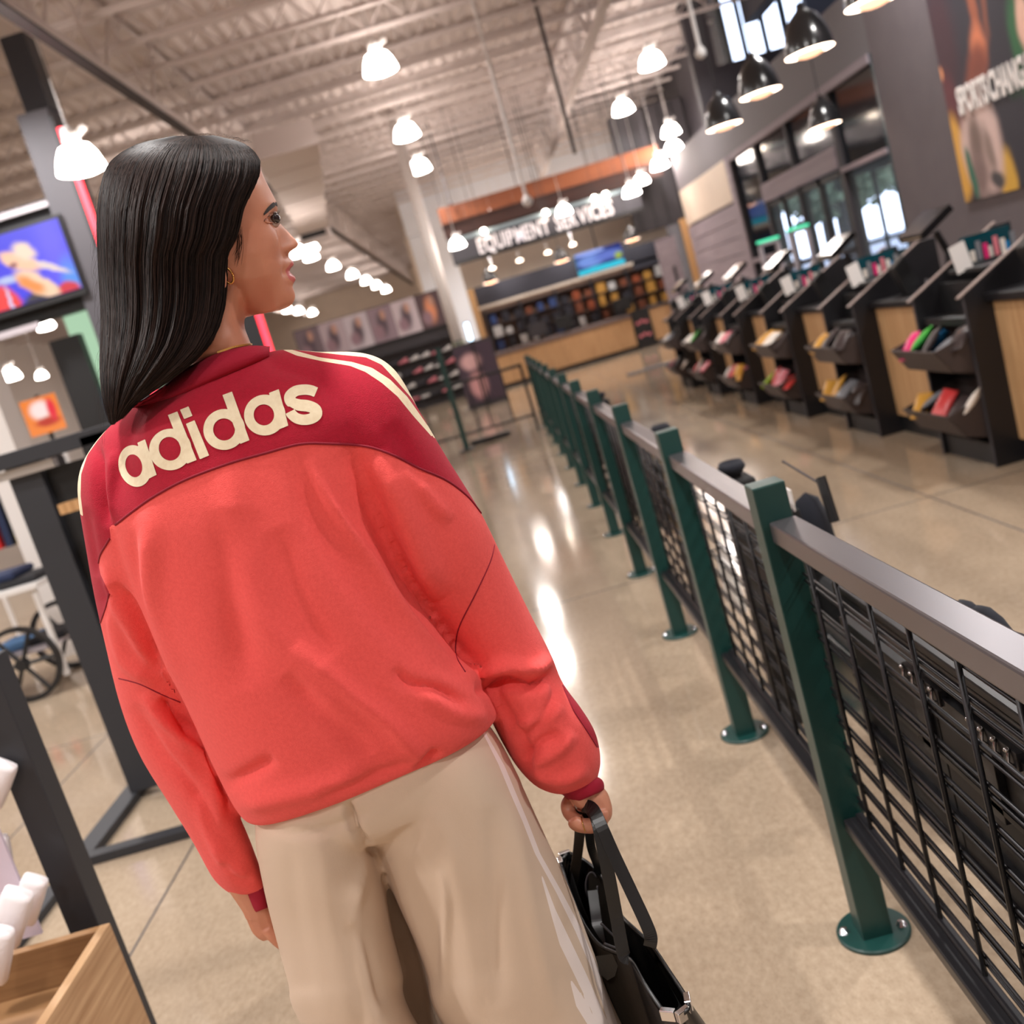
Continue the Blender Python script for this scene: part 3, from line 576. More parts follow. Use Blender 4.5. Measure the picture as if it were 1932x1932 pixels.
for w_ in ('EQUIPMENT', 'SERVICES'):
    for ch in w_:
        v, f = text_mesh(ch, .46, .012, .62, .012); ww = max(p[0] for p in v) - min(p[0] for p in v); x0 = min(p[0] for p in v)
        m = MB(); m.add([(x + a - x0, -.0 - c, .03 + b) for a, b, c in v], f); m.build('letter', M('sign_letter'), sg, fix=False); x += ww + .03
    x += .12
for x in (.2, 2.2, 4.2): MB().tube([(x, .03, .5), (x, .03, ZC - 3.12)], .01, 6).build('hanger', M('charcoal'), sg)
for i, (px, py) in enumerate(((913, 437), (1030, 402), (1143, 368), (1122, 375))):
    q = AT(px, py, 22.5); t = thing('spot_light', ('left', 'middle', 'right', 'dim')[i] + ' bright spot light over the sign letters', 'lamp', q, 'spot lights over the sign'); MB().lathe([(0, -.045), (.05, -.04), (.055, 0), (.04, .06), (0, .07)], n=12).build('head', M('spot'), t, smooth=True); MB().tube([(0, 0, .06), (0, 0, ZC - q[2])], .006, 6).build('stem', M('black'), t)
mat('ceiling_spot', (255, 240, 225), .5, emit=(255, 228, 205, 8))
for i, (px, py) in enumerate(((981, 493), (1034, 478), (1081, 463), (929, 508), (1012, 446), (1147, 405))):
    q = AT(px, py, 25.6); t = thing('downlight', f'small round downlight, {("first","second","third","leftmost","upper","right")[i]} over the service desk', 'lamp', q, 'downlights over the service desk'); MB().lathe([(0, 0), (.07, 0), (.08, .03), (.02, .05)], n=14).build('lens', M('ceiling_spot'), t, smooth=True); MB().tube([(0, 0, .05), (0, 0, ZC - q[2])], .006, 5).build('stem', M('white_metal'), t)
for x_ in (.8, 2.6, 4.4): lamp_light(x_, 25.4, 3.4, 32)
# back wall of the service area with the dark fascia and the shelf opening
bw = struct(MB().box(-.2, 5.6, 28.0, 28.1, 0, 4.6).build('wall_service', M('cream')))
fs = thing('service_bay', 'dark fascia bay with oak side jamb behind the service desk', 'bay', (0, 26.0, 0))
MB().box(-.02, 4.15, 0, .1, 2.12, 2.62).build('fascia', M('fascia'), fs); MB().box(4.15, 5.3, 0, .1, 1.9, 2.5).build('fascia', M('fascia'), fs)
MB().box(-.16, .0, -.1, .3, 0, 2.62).build('jamb', M('oak'), fs); MB().box(0, 5.3, .0, .05, 2.05, 2.12).build('light_strip', M('cream'), fs)
MB().box(0, 5.3, 1.6, 1.64, 0, 2.1).build('back_wall', mat('shelfback', (120, 92, 76), .7), fs)
for k in range(5): MB().box(.1, 5.2, 1.3, 1.6, .5 + .36 * k, .52 + .36 * k).build('shelf', M('charcoal'), fs)
for k in range(6): MB().box(.1 + k * 1.0, .14 + k * 1.0, 1.28, 1.6, 0, 2.05).build('divider', M('charcoal'), fs)
GC = [('box_blue', (50, 70, 120)), ('box_brown', (130, 70, 44)), ('box_gold', (206, 150, 70)), ('box_white', (214, 208, 204)), ('box_dark', (44, 40, 48)), ('box_rust', (156, 74, 40)), ('box_sky', (110, 170, 200)), ('box_yel', (190, 170, 60))]
for n_, c_ in GC: mat(n_, c_, .5)
CN = ['blue', 'brown', 'golden', 'white', 'dark', 'rust', 'pale blue', 'yellow']
RR = random.Random(3)
for row in range(4):
    for k in range(15):
        x = .22 + k * .335; c = RR.choice([4, 4, 4, 1, 3, 0, 5] if x < 2.6 else [2, 3, 1, 5, 2, 4]); wd = RR.uniform(.16, .26); hh = RR.uniform(.18, .3)
        m = MB(); m.box(0, wd, 0, .2, 0, hh); b = m.build('goods_box', M(GC[c][0]), None, bevel=.01); b.location = (x, 27.35, .522 + .36 * row)
        tag(b, f'{CN[c]} box, {("left","middle","right")[k % 3]} in the {("leftmost","second","third","fourth","rightmost")[k // 3]} bay of the {("lowest","second lowest","second highest","top")[row]} service shelf', 'box', 'goods on the service shelves')
# hanging goods: oars, jerseys, rackets suggested by tall pieces standing on the desk back
dk = thing('service_desk', 'long oak fronted service desk with grey top', 'desk', (-.05, 24.6, 0))
for k in range(8): MB().box(.45 * k + .003, .45 * k + .447, 0, .04, .1, .80).build('front_board', M('oakv'), dk)
for k in range(4): MB().box(4.0 + .45 * k, 4.447 + .45 * k, 0, .04, .1, .88).build('front_board', M('oakv'), dk)
MB().box(-.05, 3.6, -.05, .75, .8, .9).build('desktop', M('desktop_'), dk); MB().box(4.0, 5.85, -.05, .75, .88, .94).build('desktop', M('charcoal'), dk)
MB().box(0, 5.8, .05, .7, 0, .8).build('body', M('black'), dk)
pf = thing('poster_stand', 'black printed front panel set into the service desk', 'panel', (3.56, 24.52, 0)); MB().box(0, .44, 0, .06, 0, .95).build('panel', M('black'), pf)
for z in (.62, .3):
    for k in range(3): MB().lathe([(0, 0), (.045, 0), (.045, .008), (0, .008)], (.1 + k * .11, -.004, z + .03 * (k % 2)), 12, axis=1).build('print_mark', SNACK[7], pf)
ms = thing('menu_screen', 'blue and teal information screen hanging over the service desk', 'screen', (0, 0, 0))
qa = AT(1083, 482, 24.3); qb = AT(1170, 458, 24.3); qc = AT(1092, 522, 24.3)
scm = image_mat('menu_print', [(.3, .92, .35, .09, 0, (150, 170, 240), .15), (.32, .55, .3, .26, 0, (110, 140, 210), .3), (.7, .6, .3, .2, 0, (90, 110, 190), .4), (.5, .1, .8, .14, 0, (40, 190, 215), .15), (.9, .45, .08, .16, 0, (150, 170, 60), .4)], (18, 40, 110), .9)
panel('display', (qa[0], 24.3, qc[2]), (qb[0] - qa[0], 0, 0), (0, 0, qa[2] - qc[2]), (0, .06, 0), scm, ms); MB().tube([((qa[0] + qb[0]) / 2, 24.35, qa[2]), ((qa[0] + qb[0]) / 2, 24.35, 3.74)], .02, 6).build('mount', M('charcoal'), ms)
dh = struct(MB().box(4.15, 5.9, 24.2, 24.5, 2.66, 5.4).build('wall_header', M('charcoal')))
for k in range(5): MB().box(4.3 + .33 * k, 4.33 + .33 * k, 24.17, 24.2, 2.66, 5.4).build('batten', M('black'), dh)
op = thing('oak_post', 'upright oak board at the right end of the service desk', 'post', (4.94, 23.0, 0)); MB().box(0, .22, 0, .1, 0, 2.65).build('board', M('oak'), op)
pw = thing('partition', 'pale grey partition panel beside the oak post', 'partition', (4.45, 24.0, 0)); MB().box(0, .5, 0, .06, 0, 2.4).build('panel', M('greyplank'), pw); MB().box(.28, .34, -.03, 0, .9, 1.7).build('door_edge', M('black'), pw)
# far end of the desk things
for i, (px, py, nm, l, c_) in enumerate(((1175, 578, 'till', 'black till on the service desk beside the black panel', 'black'), (1065, 610, 'monitor', 'black monitor on the middle of the service desk', 'black'), (1020, 640, 'monitor', 'small dark monitor near the left of the service desk', 'charcoal'))):
    q = AT(px, py, 24.9); t = thing(nm, l, 'computer', (q[0], 24.9, .9)); MB().box(-.22, .22, -.02, .02, .1, .42).build('screen', M(c_), t, bevel=.01); MB().box(-.03, .03, 0, .03, 0, .12).build('stand', M('black'), t); MB().box(-.1, .1, -.06, .1, 0, .015).build('foot', M('black'), t)
fm = thing('floor_mat', 'dark grey flat mat on the floor before the service desk', 'mat', (2.85, 17.8, 0)); MB().box(-.6, .6, -.18, .18, 0, .02).build('mat', M('charcoal'), fm)
# white column left of the sign
wc = thing('round_column', 'slim white round column left of the sign', 'column', (-.62, 21.5, 0)); MB().tube([(0, 0, 0), (0, 0, ZC)], .12, 20).build('shaft', M('white_wall'), wc, smooth=True); MB().lathe([(.13, 1.0), (.13, 1.45)], n=20).build('sticker', mat('sticker_pale', (196, 200, 160), .6, noise=6, col2=(80, 84, 90)), wc)
wb = struct(MB().box(-1.5, -.9, 31.2, 31.6, 4.9, 6.3).build('wall_bulkhead', M('bluewall')))
# mid railing
rl = thing('black_railing', 'thin black railing across the aisle beyond the fence', 'railing', (-.68, 13.25, 0))
MB().box(-.035, .035, -.035, .035, 0, 1.42).build('post', M('green'), rl); MB().box(-1.75, 1.02, -.02, .02, .88, .92).build('top_rail', M('black'), rl); MB().box(-1.75, 1.02, -.02, .02, .2, .23).build('bottom_rail', M('black'), rl)
MB().box(-.1, .1, -.12, .12, 0, .02).build('base_plate', M('black'), rl); MB().box(.05, .62, .28, .36, .0, .07).build('foot_bar', M('black'), rl)
for x in (-1.7, -1.35, -1.0, -.4, .25, .42, .72, 1.0): MB().box(x - .012, x + .012, -.012, .012, .23, .88).build('bar', M('black'), rl)
for x in (-1.68, 1.0): MB().box(x - .02, x + .02, -.02, .02, 0, .92).build('leg', M('black'), rl)
# poster box and shoe wall beyond
pb = thing('poster_box', 'dark floor display box with a faded pink print', 'display', (-.35, 20.5, 0)); MB().box(-.42, .42, 0, .5, 0, 1.36).build('box', M('charcoal'), pb)
panel('print', (-.4, -.012, .1), (.8, 0, 0), (0, 0, 1.2), (0, .01, 0), image_mat('pink_print', [(.35, .72, .25, .14, 0, (214, 170, 170), .4), (.4, .3, .22, .22, 0, (205, 150, 150), .4)], (66, 50, 64)), pb)
bl = thing('light_box', 'small bright blue white lit screen beside the column', 'screen', AT(884, 626, 20.2)); MB().box(-.06, .06, 0, .04, -.2, .2).build('frame', M('black'), bl, bevel=.01); MB().box(-.045, .045, -.01, 0, -.18, .18).build('light', mat('blue_glow', (200, 230, 255), .5, emit=(200, 230, 255, 3)), bl); MB().box(-.02, .02, 0, .04, -bl.location[2], -.2).build('leg', M('black'), bl)
sw = thing('shoe_wall', 'dark shoe wall with printed photo panels above its shelves', 'display', (-4.9, 26.5, 0))
MB().box(0, 4.0, 0, .1, 0, 2.9).build('back', M('charcoal'), sw)
PC = [(120, 104, 112), (184, 168, 176), (200, 190, 198), (150, 130, 140), (204, 190, 196), (90, 70, 74)]
for k in range(6):
    b = [(.5, .5, .2, .35, 0, (90, 76, 86) if k < 5 else (230, 150, 110), .5), (.6, .75, .1, .14, 0, (196, 150, 130), .5), (.3, .3, .2, .2, 20, (150, 120, 130), .5)]
    panel('photo_panel', (.02 + k * .665, -.03, 1.98), (.655, 0, 0), (0, 0, .9), (0, .03, 0), image_mat('photo_print_%d' % k, b, PC[k]), sw)
MB().box(0, 4.0, -.05, 0, 1.9, 1.97).build('rail', M('black'), sw)
for r in range(5): MB().box(0, 4.0, -.25, 0, .25 + .34 * r, .265 + .34 * r).build('shelf', M('black'), sw)
SHC = ['box_white', 'box_dark', 'pk_7', 'pk_0', 'box_white', 'box_rust', 'box_blue']; SHN = ['white', 'black', 'rose', 'hot pink', 'off white', 'rust', 'blue']
sho = None
for r in range(4):
    for k in range(13):
        ci = ((0, 0, 2, 4, 1, 2)[(k + r) % 6]) if k > 6 else (5 * r + 3 * k) % 7
        m = MB(); m.loft([[(x, w_ * math.cos(a), z0 + hh * (math.sin(a) * .5 + .5)) for a in np.linspace(0, 2 * PI, 10, endpoint=False)] for x, w_, z0, hh in ((-.13, .03, 0, .04), (-.1, .045, 0, .055), (-.02, .045, 0, .085), (.06, .04, 0, .13), (.12, .035, 0, .13), (.14, .02, .01, .09))])
        o = m.build('shoe', M(SHC[ci]), None, smooth=True); o.location = (-4.72 + k * .3, 26.36, .266 + .34 * r); o.rotation_euler = (0, 0, .2)
        tag(o, f'{SHN[ci]} shoe, {ORDN[k]} from the left on {("the lowest","the second","the third","the fourth")[r]} shelf of the shoe wall', 'shoe', 'shoes on the shoe wall')
# ================================================================== LEFT SIDE
mat('col_grey', (74, 72, 78), .6); mat('col_dark', (36, 37, 42), .5); mat('red_led', (255, 70, 80), .5, emit=(255, 40, 60, 2.6)); mat('rackblack', (44, 45, 50), .55)
Yc = 11.0
lc = thing('portal_column', 'tall dark grey square column with a red light strip', 'column', (-3.8, Yc, 0))
MB().box(-.3, .03, 0, .4, 0, 4.95).build('shaft', M('col_grey'), lc); MB().box(-.2, .06, .02, .38, 4.95, 5.72).build('cap', M('col_dark'), lc)
MB().box(.03, .065, -.02, .35, 0, 4.85).build('side_plate', M('col_dark'), lc); MB().box(.067, .12, -.01, .05, .2, 4.72).build('light_strip', M('red_led'), lc)
rc = thing('portal_column', 'dark column with a red light strip behind the neck', 'column', (-2.53, Yc, 0)); MB().box(-.22, .165, 0, .4, 0, 3.2).build('shaft', M('col_dark'), rc); MB().box(.17, .225, -.01, .05, .1, 3.18).build('light_strip', M('red_led'), rc)
tv = thing('television', 'wall television showing a blond player in red on blue', 'television', (0, Yc - .05, 0))
TVB = [(.92, .5, .09, .5, 0, (90, 80, 245), .8), (.97, .1, .06, .3, 0, (70, 140, 230), .7), (.52, .0, .11, .34, 0, (235, 50, 50), .15), (.567, .0, .014, .3, 0, (215, 190, 225), .3), (.60, .38, .08, .05, -10, (180, 190, 230), .5),
    (.77, -.02, .13, .17, 0, (34, 26, 44), .25), (.92, -.02, .075, .16, 0, (205, 10, 44), .2), (.83, .44, .035, .22, 35, (225, 205, 205), .3), (.755, .22, .07, .26, 20, (245, 205, 170), .25), (.715, .24, .045, .16, 20, (235, 140, 60), .5), (.70, .58, .065, .2, 25, (250, 195, 160), .25), (.745, .7, .06, .13, 10, (245, 215, 190), .4), (.66, .56, .02, .04, 0, (150, 90, 90), .5)]
x1 = AT(103, 413, Yc - .05)[0] + .03; x0 = x1 - 1.8; zb, zt = AT(146, 545, Yc - .05)[2], AT(103, 413, Yc - .05)[2]
tvm = image_mat('tv_print', TVB, (52, 48, 225), .85)
panel('picture', (x0, -.012, zb), (x1 - x0, 0, 0), (0, 0, zt - zb), (0, .01, 0), tvm, tv); MB().box(x0 - .04, x1 + .03, 0, .1, zb - .07, zt + .04).build('casing', M('black'), tv)
gb = thing('portal_beam', 'dark crossbeam above the television', 'beam', (-4.05, Yc, 0)); MB().box(-3.0, -.05, .1, .25, zt + .05, zt + .26).build('beam', M('col_dark'), gb); MB().box(-3.0, -.05, .02, .06, zt + .16, zt + .22).build('tube', M('gate_grey'), gb)
MB().box(-3.0, -.05, .1, .25, zb - .2, zb - .06).build('beam', M('black'), gb); MB().box(-3.0, -.6, .0, .04, zb - .27, zb - .2).build('tube', M('gate_grey'), gb)
bp = thing('upright_board', 'plain black upright panel left of the green screen', 'board', (-4.56, 11.3, 0)); MB().box(-.18, .16, 0, .14, 0, 2.7).build('panel', M('black'), bp)
gp = thing('green_screen', 'tall pale green lit screen with a violet mark behind the hair', 'screen', (-4.1, 11.7, 0)); panel('screen', (-.55, 0, .2), (1.03, 0, 0), (0, 0, 2.95), (0, .05, 0), image_mat('green_print', [(.36, .56, .1, .07, 0, (196, 176, 240), .5), (.5, .36, .12, .06, 0, (210, 190, 235), .5)], (176, 212, 178), .75), gp); MB().box(-.55, .48, .05, .1, 0, 3.2).build('back', M('black'), gp)
wp = thing('white_pillar', 'white square pillar at the left edge behind the rack', 'pillar', (-3.62, 7.2, 0)); MB().box(-.14, .1, 0, .25, 0, 2.25).build('shaft', M('white_wall'), wp)
op_ = thing('poster_light', 'orange and red poster on a stand at the far left', 'poster', (-5.2, 11.5, 0)); panel('print', (-.2, 0, 1.75), (.42, 0, 0), (0, 0, .42), (0, .03, 0), image_mat('orange_print', [(.5, .65, .3, .25, 0, (250, 225, 220), .4), (.6, .3, .35, .12, 0, (190, 50, 30), .4), (.8, .6, .12, .3, 0, (230, 40, 60), .4)], (240, 130, 50), .8), op_); MB().box(-.02, .02, .04, .08, 0, 2.2).build('pole', M('black'), op_)
# clothing rack, far left
CL = [('cl_red', (196, 28, 34), 'red'), ('cl_navy', (28, 40, 72), 'navy'), ('cl_yellow', (214, 180, 60), 'yellow'), ('cl_white', (220, 216, 222), 'white'), ('cl_blue', (96, 140, 190), 'light blue'), ('cl_black', (30, 30, 34), 'black')]
for n_, c_, _ in CL: mat(n_, c_, .85)
def folded(x, y, z, ci, lab, w_=.26, d_=.3, h_=.05):
    m = MB(); rings = [[(sx * w_ / 2 * k, sy * d_ / 2 * k, zz) for sx, sy in ((-1, -1), (1, -1), (1, 1), (-1, 1))] for k, zz in ((.94, 0), (1, h_ * .3), (1, h_ * .7), (.92, h_))]
    o = m.loft(rings).build('folded_shirt', M(CL[ci][0]), None, bevel=.01); o.location = (x, y, z); tag(o, lab, 'shirt', 'clothes on the wheeled cart'); return o
hk = thing('clothes_rack', 'white framed clothes rack at the left edge', 'rack', (-4.15, 8.35, 0)); m = MB(); m.tube([(-.5, 0, 0), (-.5, 0, 1.55), (.45, 0, 1.55), (.45, 0, 0)], .02, 8); m.build('frame', M('white_metal'), hk)
for k in range(9):
    ci = (0, 3, 0, 1, 2, 1, 0, 1, 5)[k]; x = -4.62 + k * .1
    m = MB(); m.loft([[(x + dx, 8.35 + dy, z) for dx, dy in ((-.03, -w_), (.03, -w_), (.03, w_), (-.03, w_))] for z, w_ in ((1.5, .05), (1.42, .2), (1.1, .2), (.85, .22))]); o = m.build('hanging_shirt', M(CL[ci][0]), None)
    tag(o, f'{CL[ci][2]} shirt hanging on the white rack, {("first","second","third","fourth","fifth","sixth","seventh","eighth","last")[k]} from the left', 'shirt', 'shirts on the white rack')
ca = thing('wheeled_cart', 'display cart with a large black spoked wheel at the left edge', 'cart', (-3.55, 6.4, 0))
MB().box(-.6, .4, -.35, .35, .70, .73).build('tray', M('white_metal'), ca); MB().box(-.55, .35, -.3, .3, .3, .32).build('shelf', M('gate_grey'), ca)
for x in (-.55, .35):
    for y in (-.3, .3): MB().box(x - .015, x + .015, y - .015, y + .015, .1, .7).build('leg', M('white_metal'), ca)
for yy, xx in ((-.33, .12), (.33, .12)):
    w_ = MB(); w_.lathe([(.22, -.02), (.25, -.02), (.25, .02), (.22, .02), (.22, -.02)], (xx, yy, .25), 28, axis=1); w_.lathe([(0, -.03), (.04, -.03), (.04, .03), (0, .03)], (xx, yy, .25), 14, axis=1); w_ = w_.build('wheel', M('black'), ca, smooth=False)
    for k in range(6): a = k * PI / 3; MB().tube([(xx, yy, .25), (xx + .23 * math.cos(a), yy, .25 + .23 * math.sin(a))], .014, 6).build('spoke', M('black'), w_)
for i, (x, ci) in enumerate(((-3.95, 1), (-3.62, 4), (-3.32, 5), (-3.8, 3), (-3.45, 1))): folded(x, 6.3, .731 + (.051 if i > 2 else 0), ci, f'folded {CL[ci][2]} shirt on the cart tray, {("left","middle","right","upper left","upper right")[i]}')
for i, (x, ci) in enumerate(((-3.9, 4), (-3.55, 4), (-3.3, 5))): folded(x, 6.35, .321, ci, f'folded {CL[ci][2]} shirt low on the cart shelf, {("left","middle","right")[i]}')
# black display frame in the middle left
rk = thing('display_frame', 'tall black steel display frame with panels left of the woman', 'frame', (-1.94, 3.3, 0))
MB().box(-.03, .5, 0, .06, 0, .035).build('base_bar', M('rackblack'), rk, bevel=.003); MB().box(-.06, .03, .06, 1.3, 0, .035).build('base_bar', M('rackblack'), rk, bevel=.003); MB().box(.44, .5, .06, 1.3, 0, .035).build('base_bar', M('rackblack'), rk, bevel=.003)
MB().box(.0, .13, .52, .60, .035, 1.48).build('upright', M('rackblack'), rk, bevel=.003); MB().box(.34, .5, .46, .56, .035, 1.48).build('upright', M('black'), rk, bevel=.003)
MB().box(.12, .36, .56, .58, .04, 1.4).build('panel', M('black'), rk); MB().box(-.7, 1.3, .46, .56, 1.44, 1.50).build('top_beam', M('rackblack'), rk, bevel=.003); MB().box(-.65, .2, .50, .54, 1.40, 1.435).build('shelf_edge', M('white_metal'), rk)
MB().box(.2, .5, .40, .46, 1.22, 1.26).build('wood_shelf', M('oak'), rk)
nf = thing('display_frame', 'near black square post frame at the lower left', 'frame', (-1.24, 2.06, 0))
MB().box(-.035, .035, -.035, .035, 0, 1.06).build('upright', M('rackblack'), nf, bevel=.003); MB().box(-.85, .035, .0, .05, .0, .03).build('base_bar', M('rackblack'), nf); MB().box(-.9, -.02, -.03, .03, 1.0, 1.06).build('top_beam', M('rackblack'), nf, bevel=.003)
MB().box(-.76, -.70, .3, 1.18, 0, .03).build('base_bar', M('rackblack'), nf, bevel=.003); MB().box(-.87, -.82, -.03, .03, 0, 1.0).build('upright', M('rackblack'), nf); MB().box(-.80, -.70, .03, .3, 0, .028).build('base_bar', M('rackblack'), nf)
# oak tray and white socks, lower left
tr = thing('oak_tray', 'open oak tray box at the bottom left corner', 'tray', (-1.13, 1.94, 0))
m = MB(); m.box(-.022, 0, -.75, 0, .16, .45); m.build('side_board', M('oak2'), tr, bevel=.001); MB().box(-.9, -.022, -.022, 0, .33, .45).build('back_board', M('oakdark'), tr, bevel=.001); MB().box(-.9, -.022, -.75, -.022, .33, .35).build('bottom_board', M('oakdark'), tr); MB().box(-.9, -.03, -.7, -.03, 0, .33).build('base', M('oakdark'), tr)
mat('sock', (238, 232, 234), .9, bump=(160, .35, .002)); mat('mark_navy', (24, 32, 66), .6)
def sock_pack(px, py, Y, lab, mark=True, s=1.0, lean=(.0, .0, .0)):
    q = AT(px, py, Y); t = thing('sock_pack', lab, 'socks', q, 'white socks over the oak tray')
    m = MB(); m.loft([[(w_ * math.cos(a) * (1 if abs(math.cos(a)) < .9 else .96), .022 * s * k * np.sign(math.sin(a)) * abs(math.sin(a)) ** .5, z) for a in np.linspace(0, 2 * PI, 20, endpoint=False)] for z, w_, k in ((-.07 * s, .030 * s, .5), (-.062 * s, .034 * s, .9), (0, .036 * s, 1), (.05 * s, .035 * s, .95), (.066 * s, .032 * s, .6))])
    m.build('sock', M('sock'), t, smooth=True)
    if mark:
        sw_ = [(-.012, .010), (-.010, .002), (-.004, -.002), (.004, .0), (.014, .010), (.003, .004), (-.004, .003), (-.008, .005)]
        m = MB(); m.prism([(x * 1.0, z * 1.0 - .015) for x, z in sw_], 1, -.0255 * s, -.021 * s); m.build('mark', M('mark_navy'), t)
    t.rotation_euler = lean; return t
sock_pack(56, 1696, 1.95, 'white folded sock with a small navy mark, right of the pair', True, .82, (0, .62, 0)); sock_pack(22, 1730, 1.87, 'white folded sock with a small navy mark, left of the pair', True, .95, (0, .62, 0))
sock_pack(-8, 1800, 1.8, 'white folded sock at the very edge of the oak tray', False, .9, (0, .5, 0)); sock_pack(-4, 1478, 2.0, 'upper white folded sock at the left edge', False, .8, (0, .7, 0)); sock_pack(4, 1605, 2.0, 'white rolled sock above the marked pair', False, .55, (0, .2, 0))
sh = thing('sock_hanger', 'thin white hanger card that holds the socks', 'hanger', (0, 0, 0)); q = AT(15, 1660, 1.98); MB().box(q[0] - .03, q[0] + .025, q[1] - .004, q[1] + .004, .45, q[2] + .14).build('card', mat('pale_card', (214, 200, 214), .7), sh); MB().tube([(q[0], q[1] + .01, .45), (q[0], q[1] + .01, 1.0)], .006, 6).build('rod', M('white_metal'), sh)
# ================================================================== THE WOMAN (built at y = 1.2, real size)
Y0 = 1.2
O3 = np.array([0, 0, H])
def Wv(px, py, d=0.0):
    px = np.asarray(px, float); py = np.asarray(py, float); d = np.asarray(d, float)
    a = px - 966; b = py - 966
    cx = a * hx[0] + b * hx[1]; cy = a * nx[0] + b * nx[1]
    r = np.stack([cx, cy, np.full_like(cx, FPX)], -1) @ MROT.T / FPX
    return O3 + r * ((Y0 - d) / r[..., 1])[..., None]
def PX(P):
    c = np.asarray(P, float) - O3; z = c @ Fw
    return np.stack([c @ Rw / z * FPX + 966, c @ Dw / z * FPX + 966], -1)
def spl(A, m, closed=False):   # Catmull-Rom through the rows of A, m samples
    A = np.asarray(A, float); n = len(A); t = np.linspace(0, n - 1, m); i = np.clip(t.astype(int), 0, n - 2); f = (t - i)[:, None]
    g = lambda k: A[np.clip(k, 0, n - 1)]
    p0, p1, p2, p3 = g(i - 1), g(i), g(i + 1), g(i + 2)
    return .5 * (2 * p1 + (p2 - p0) * f + (2 * p0 - 5 * p1 + 4 * p2 - p3) * f ** 2 + (3 * p1 - p0 - 3 * p2 + p3) * f ** 3)
def loft_rings(R, m=40, n=40, e=.9):   # rows: Lx Ly Rx Ry t c [sag]
    R = np.asarray([list(r) + [0] * (7 - len(r)) for r in R], float); S = spl(R, m); th = np.linspace(0, 2 * PI, n, endpoint=False); out = []
    for r in S:
        u = np.sign(np.cos(th)) * np.abs(np.cos(th)) ** e; s = np.sign(np.sin(th)) * np.abs(np.sin(th)) ** e
        x = r[0] + (r[2] - r[0]) * (1 + u) / 2; y = r[1] + (r[3] - r[1]) * (1 + u) / 2 + r[6] * np.maximum(s, 0)
        out.append(Wv(x, y, r[5] + max(r[4], .002) * s))
    return out
def remesh(mb, voxel, smooth=3, name='tmp'):
    o = mb.build(name, None); d = o.modifiers.new('r', 'REMESH'); d.mode = 'VOXEL'; d.voxel_size = voxel
    if smooth: s = o.modifiers.new('s', 'SMOOTH'); s.factor = .5; s.iterations = smooth
    bpy.context.view_layer.update(); me = bpy.data.meshes.new_from_object(o.evaluated_get(bpy.context.evaluated_depsgraph_get()))
    V = np.empty(len(me.vertices) * 3); me.vertices.foreach_get('co', V); V = V.reshape(-1, 3)
    F = []
    me.calc_loop_triangles(); F = np.empty(len(me.loop_triangles) * 3, int); me.loop_triangles.foreach_get('vertices', F); F = F.reshape(-1, 3)
    bpy.data.objects.remove(o); bpy.data.meshes.remove(me); return V, F
def vnorm(V, F):
    n = np.cross(V[F[:, 1]] - V[F[:, 0]], V[F[:, 2]] - V[F[:, 0]]); N = np.zeros_like(V)
    for k in range(3): np.add.at(N, F[:, k], n)
    return N / (np.linalg.norm(N, axis=1, keepdims=True) + 1e-12)
def pdist(P, L, closed=True):   # unsigned distance from points to polyline, and arc parameter 0..1
    L = np.asarray(L, float); n = len(L); best = np.full(len(P), 1e9); par = np.zeros(len(P)); cnt = n if closed else n - 1
    seg = np.linalg.norm(np.roll(L, -1, 0) - L, axis=1)[:cnt]; cum = np.concatenate([[0], np.cumsum(seg)])
    for i in range(cnt):
        a, b = L[i], L[(i + 1) % n]; ab = b - a; t = np.clip(((P - a) @ ab) / (ab @ ab + 1e-9), 0, 1); d = np.linalg.norm(P - a - t[:, None] * ab, axis=1)
        k = d < best; best[k] = d[k]; par[k] = (cum[i] + t[k] * seg[i]) / cum[-1]
    return best, par
def psdf(P, L):   # signed distance to polygon, positive inside
    L = np.asarray(L, float); d, _ = pdist(P, L); x, y = P[:, 0], P[:, 1]; ins = np.zeros(len(P), bool); n = len(L)
    for i in range(n):
        x1, y1 = L[i]; x2, y2 = L[(i + 1) % n]
        c = ((y1 > y) != (y2 > y)) & (x < (x2 - x1) * (y - y1) / (y2 - y1 + 1e-12) + x1); ins ^= c
    return np.where(ins, d, -d)
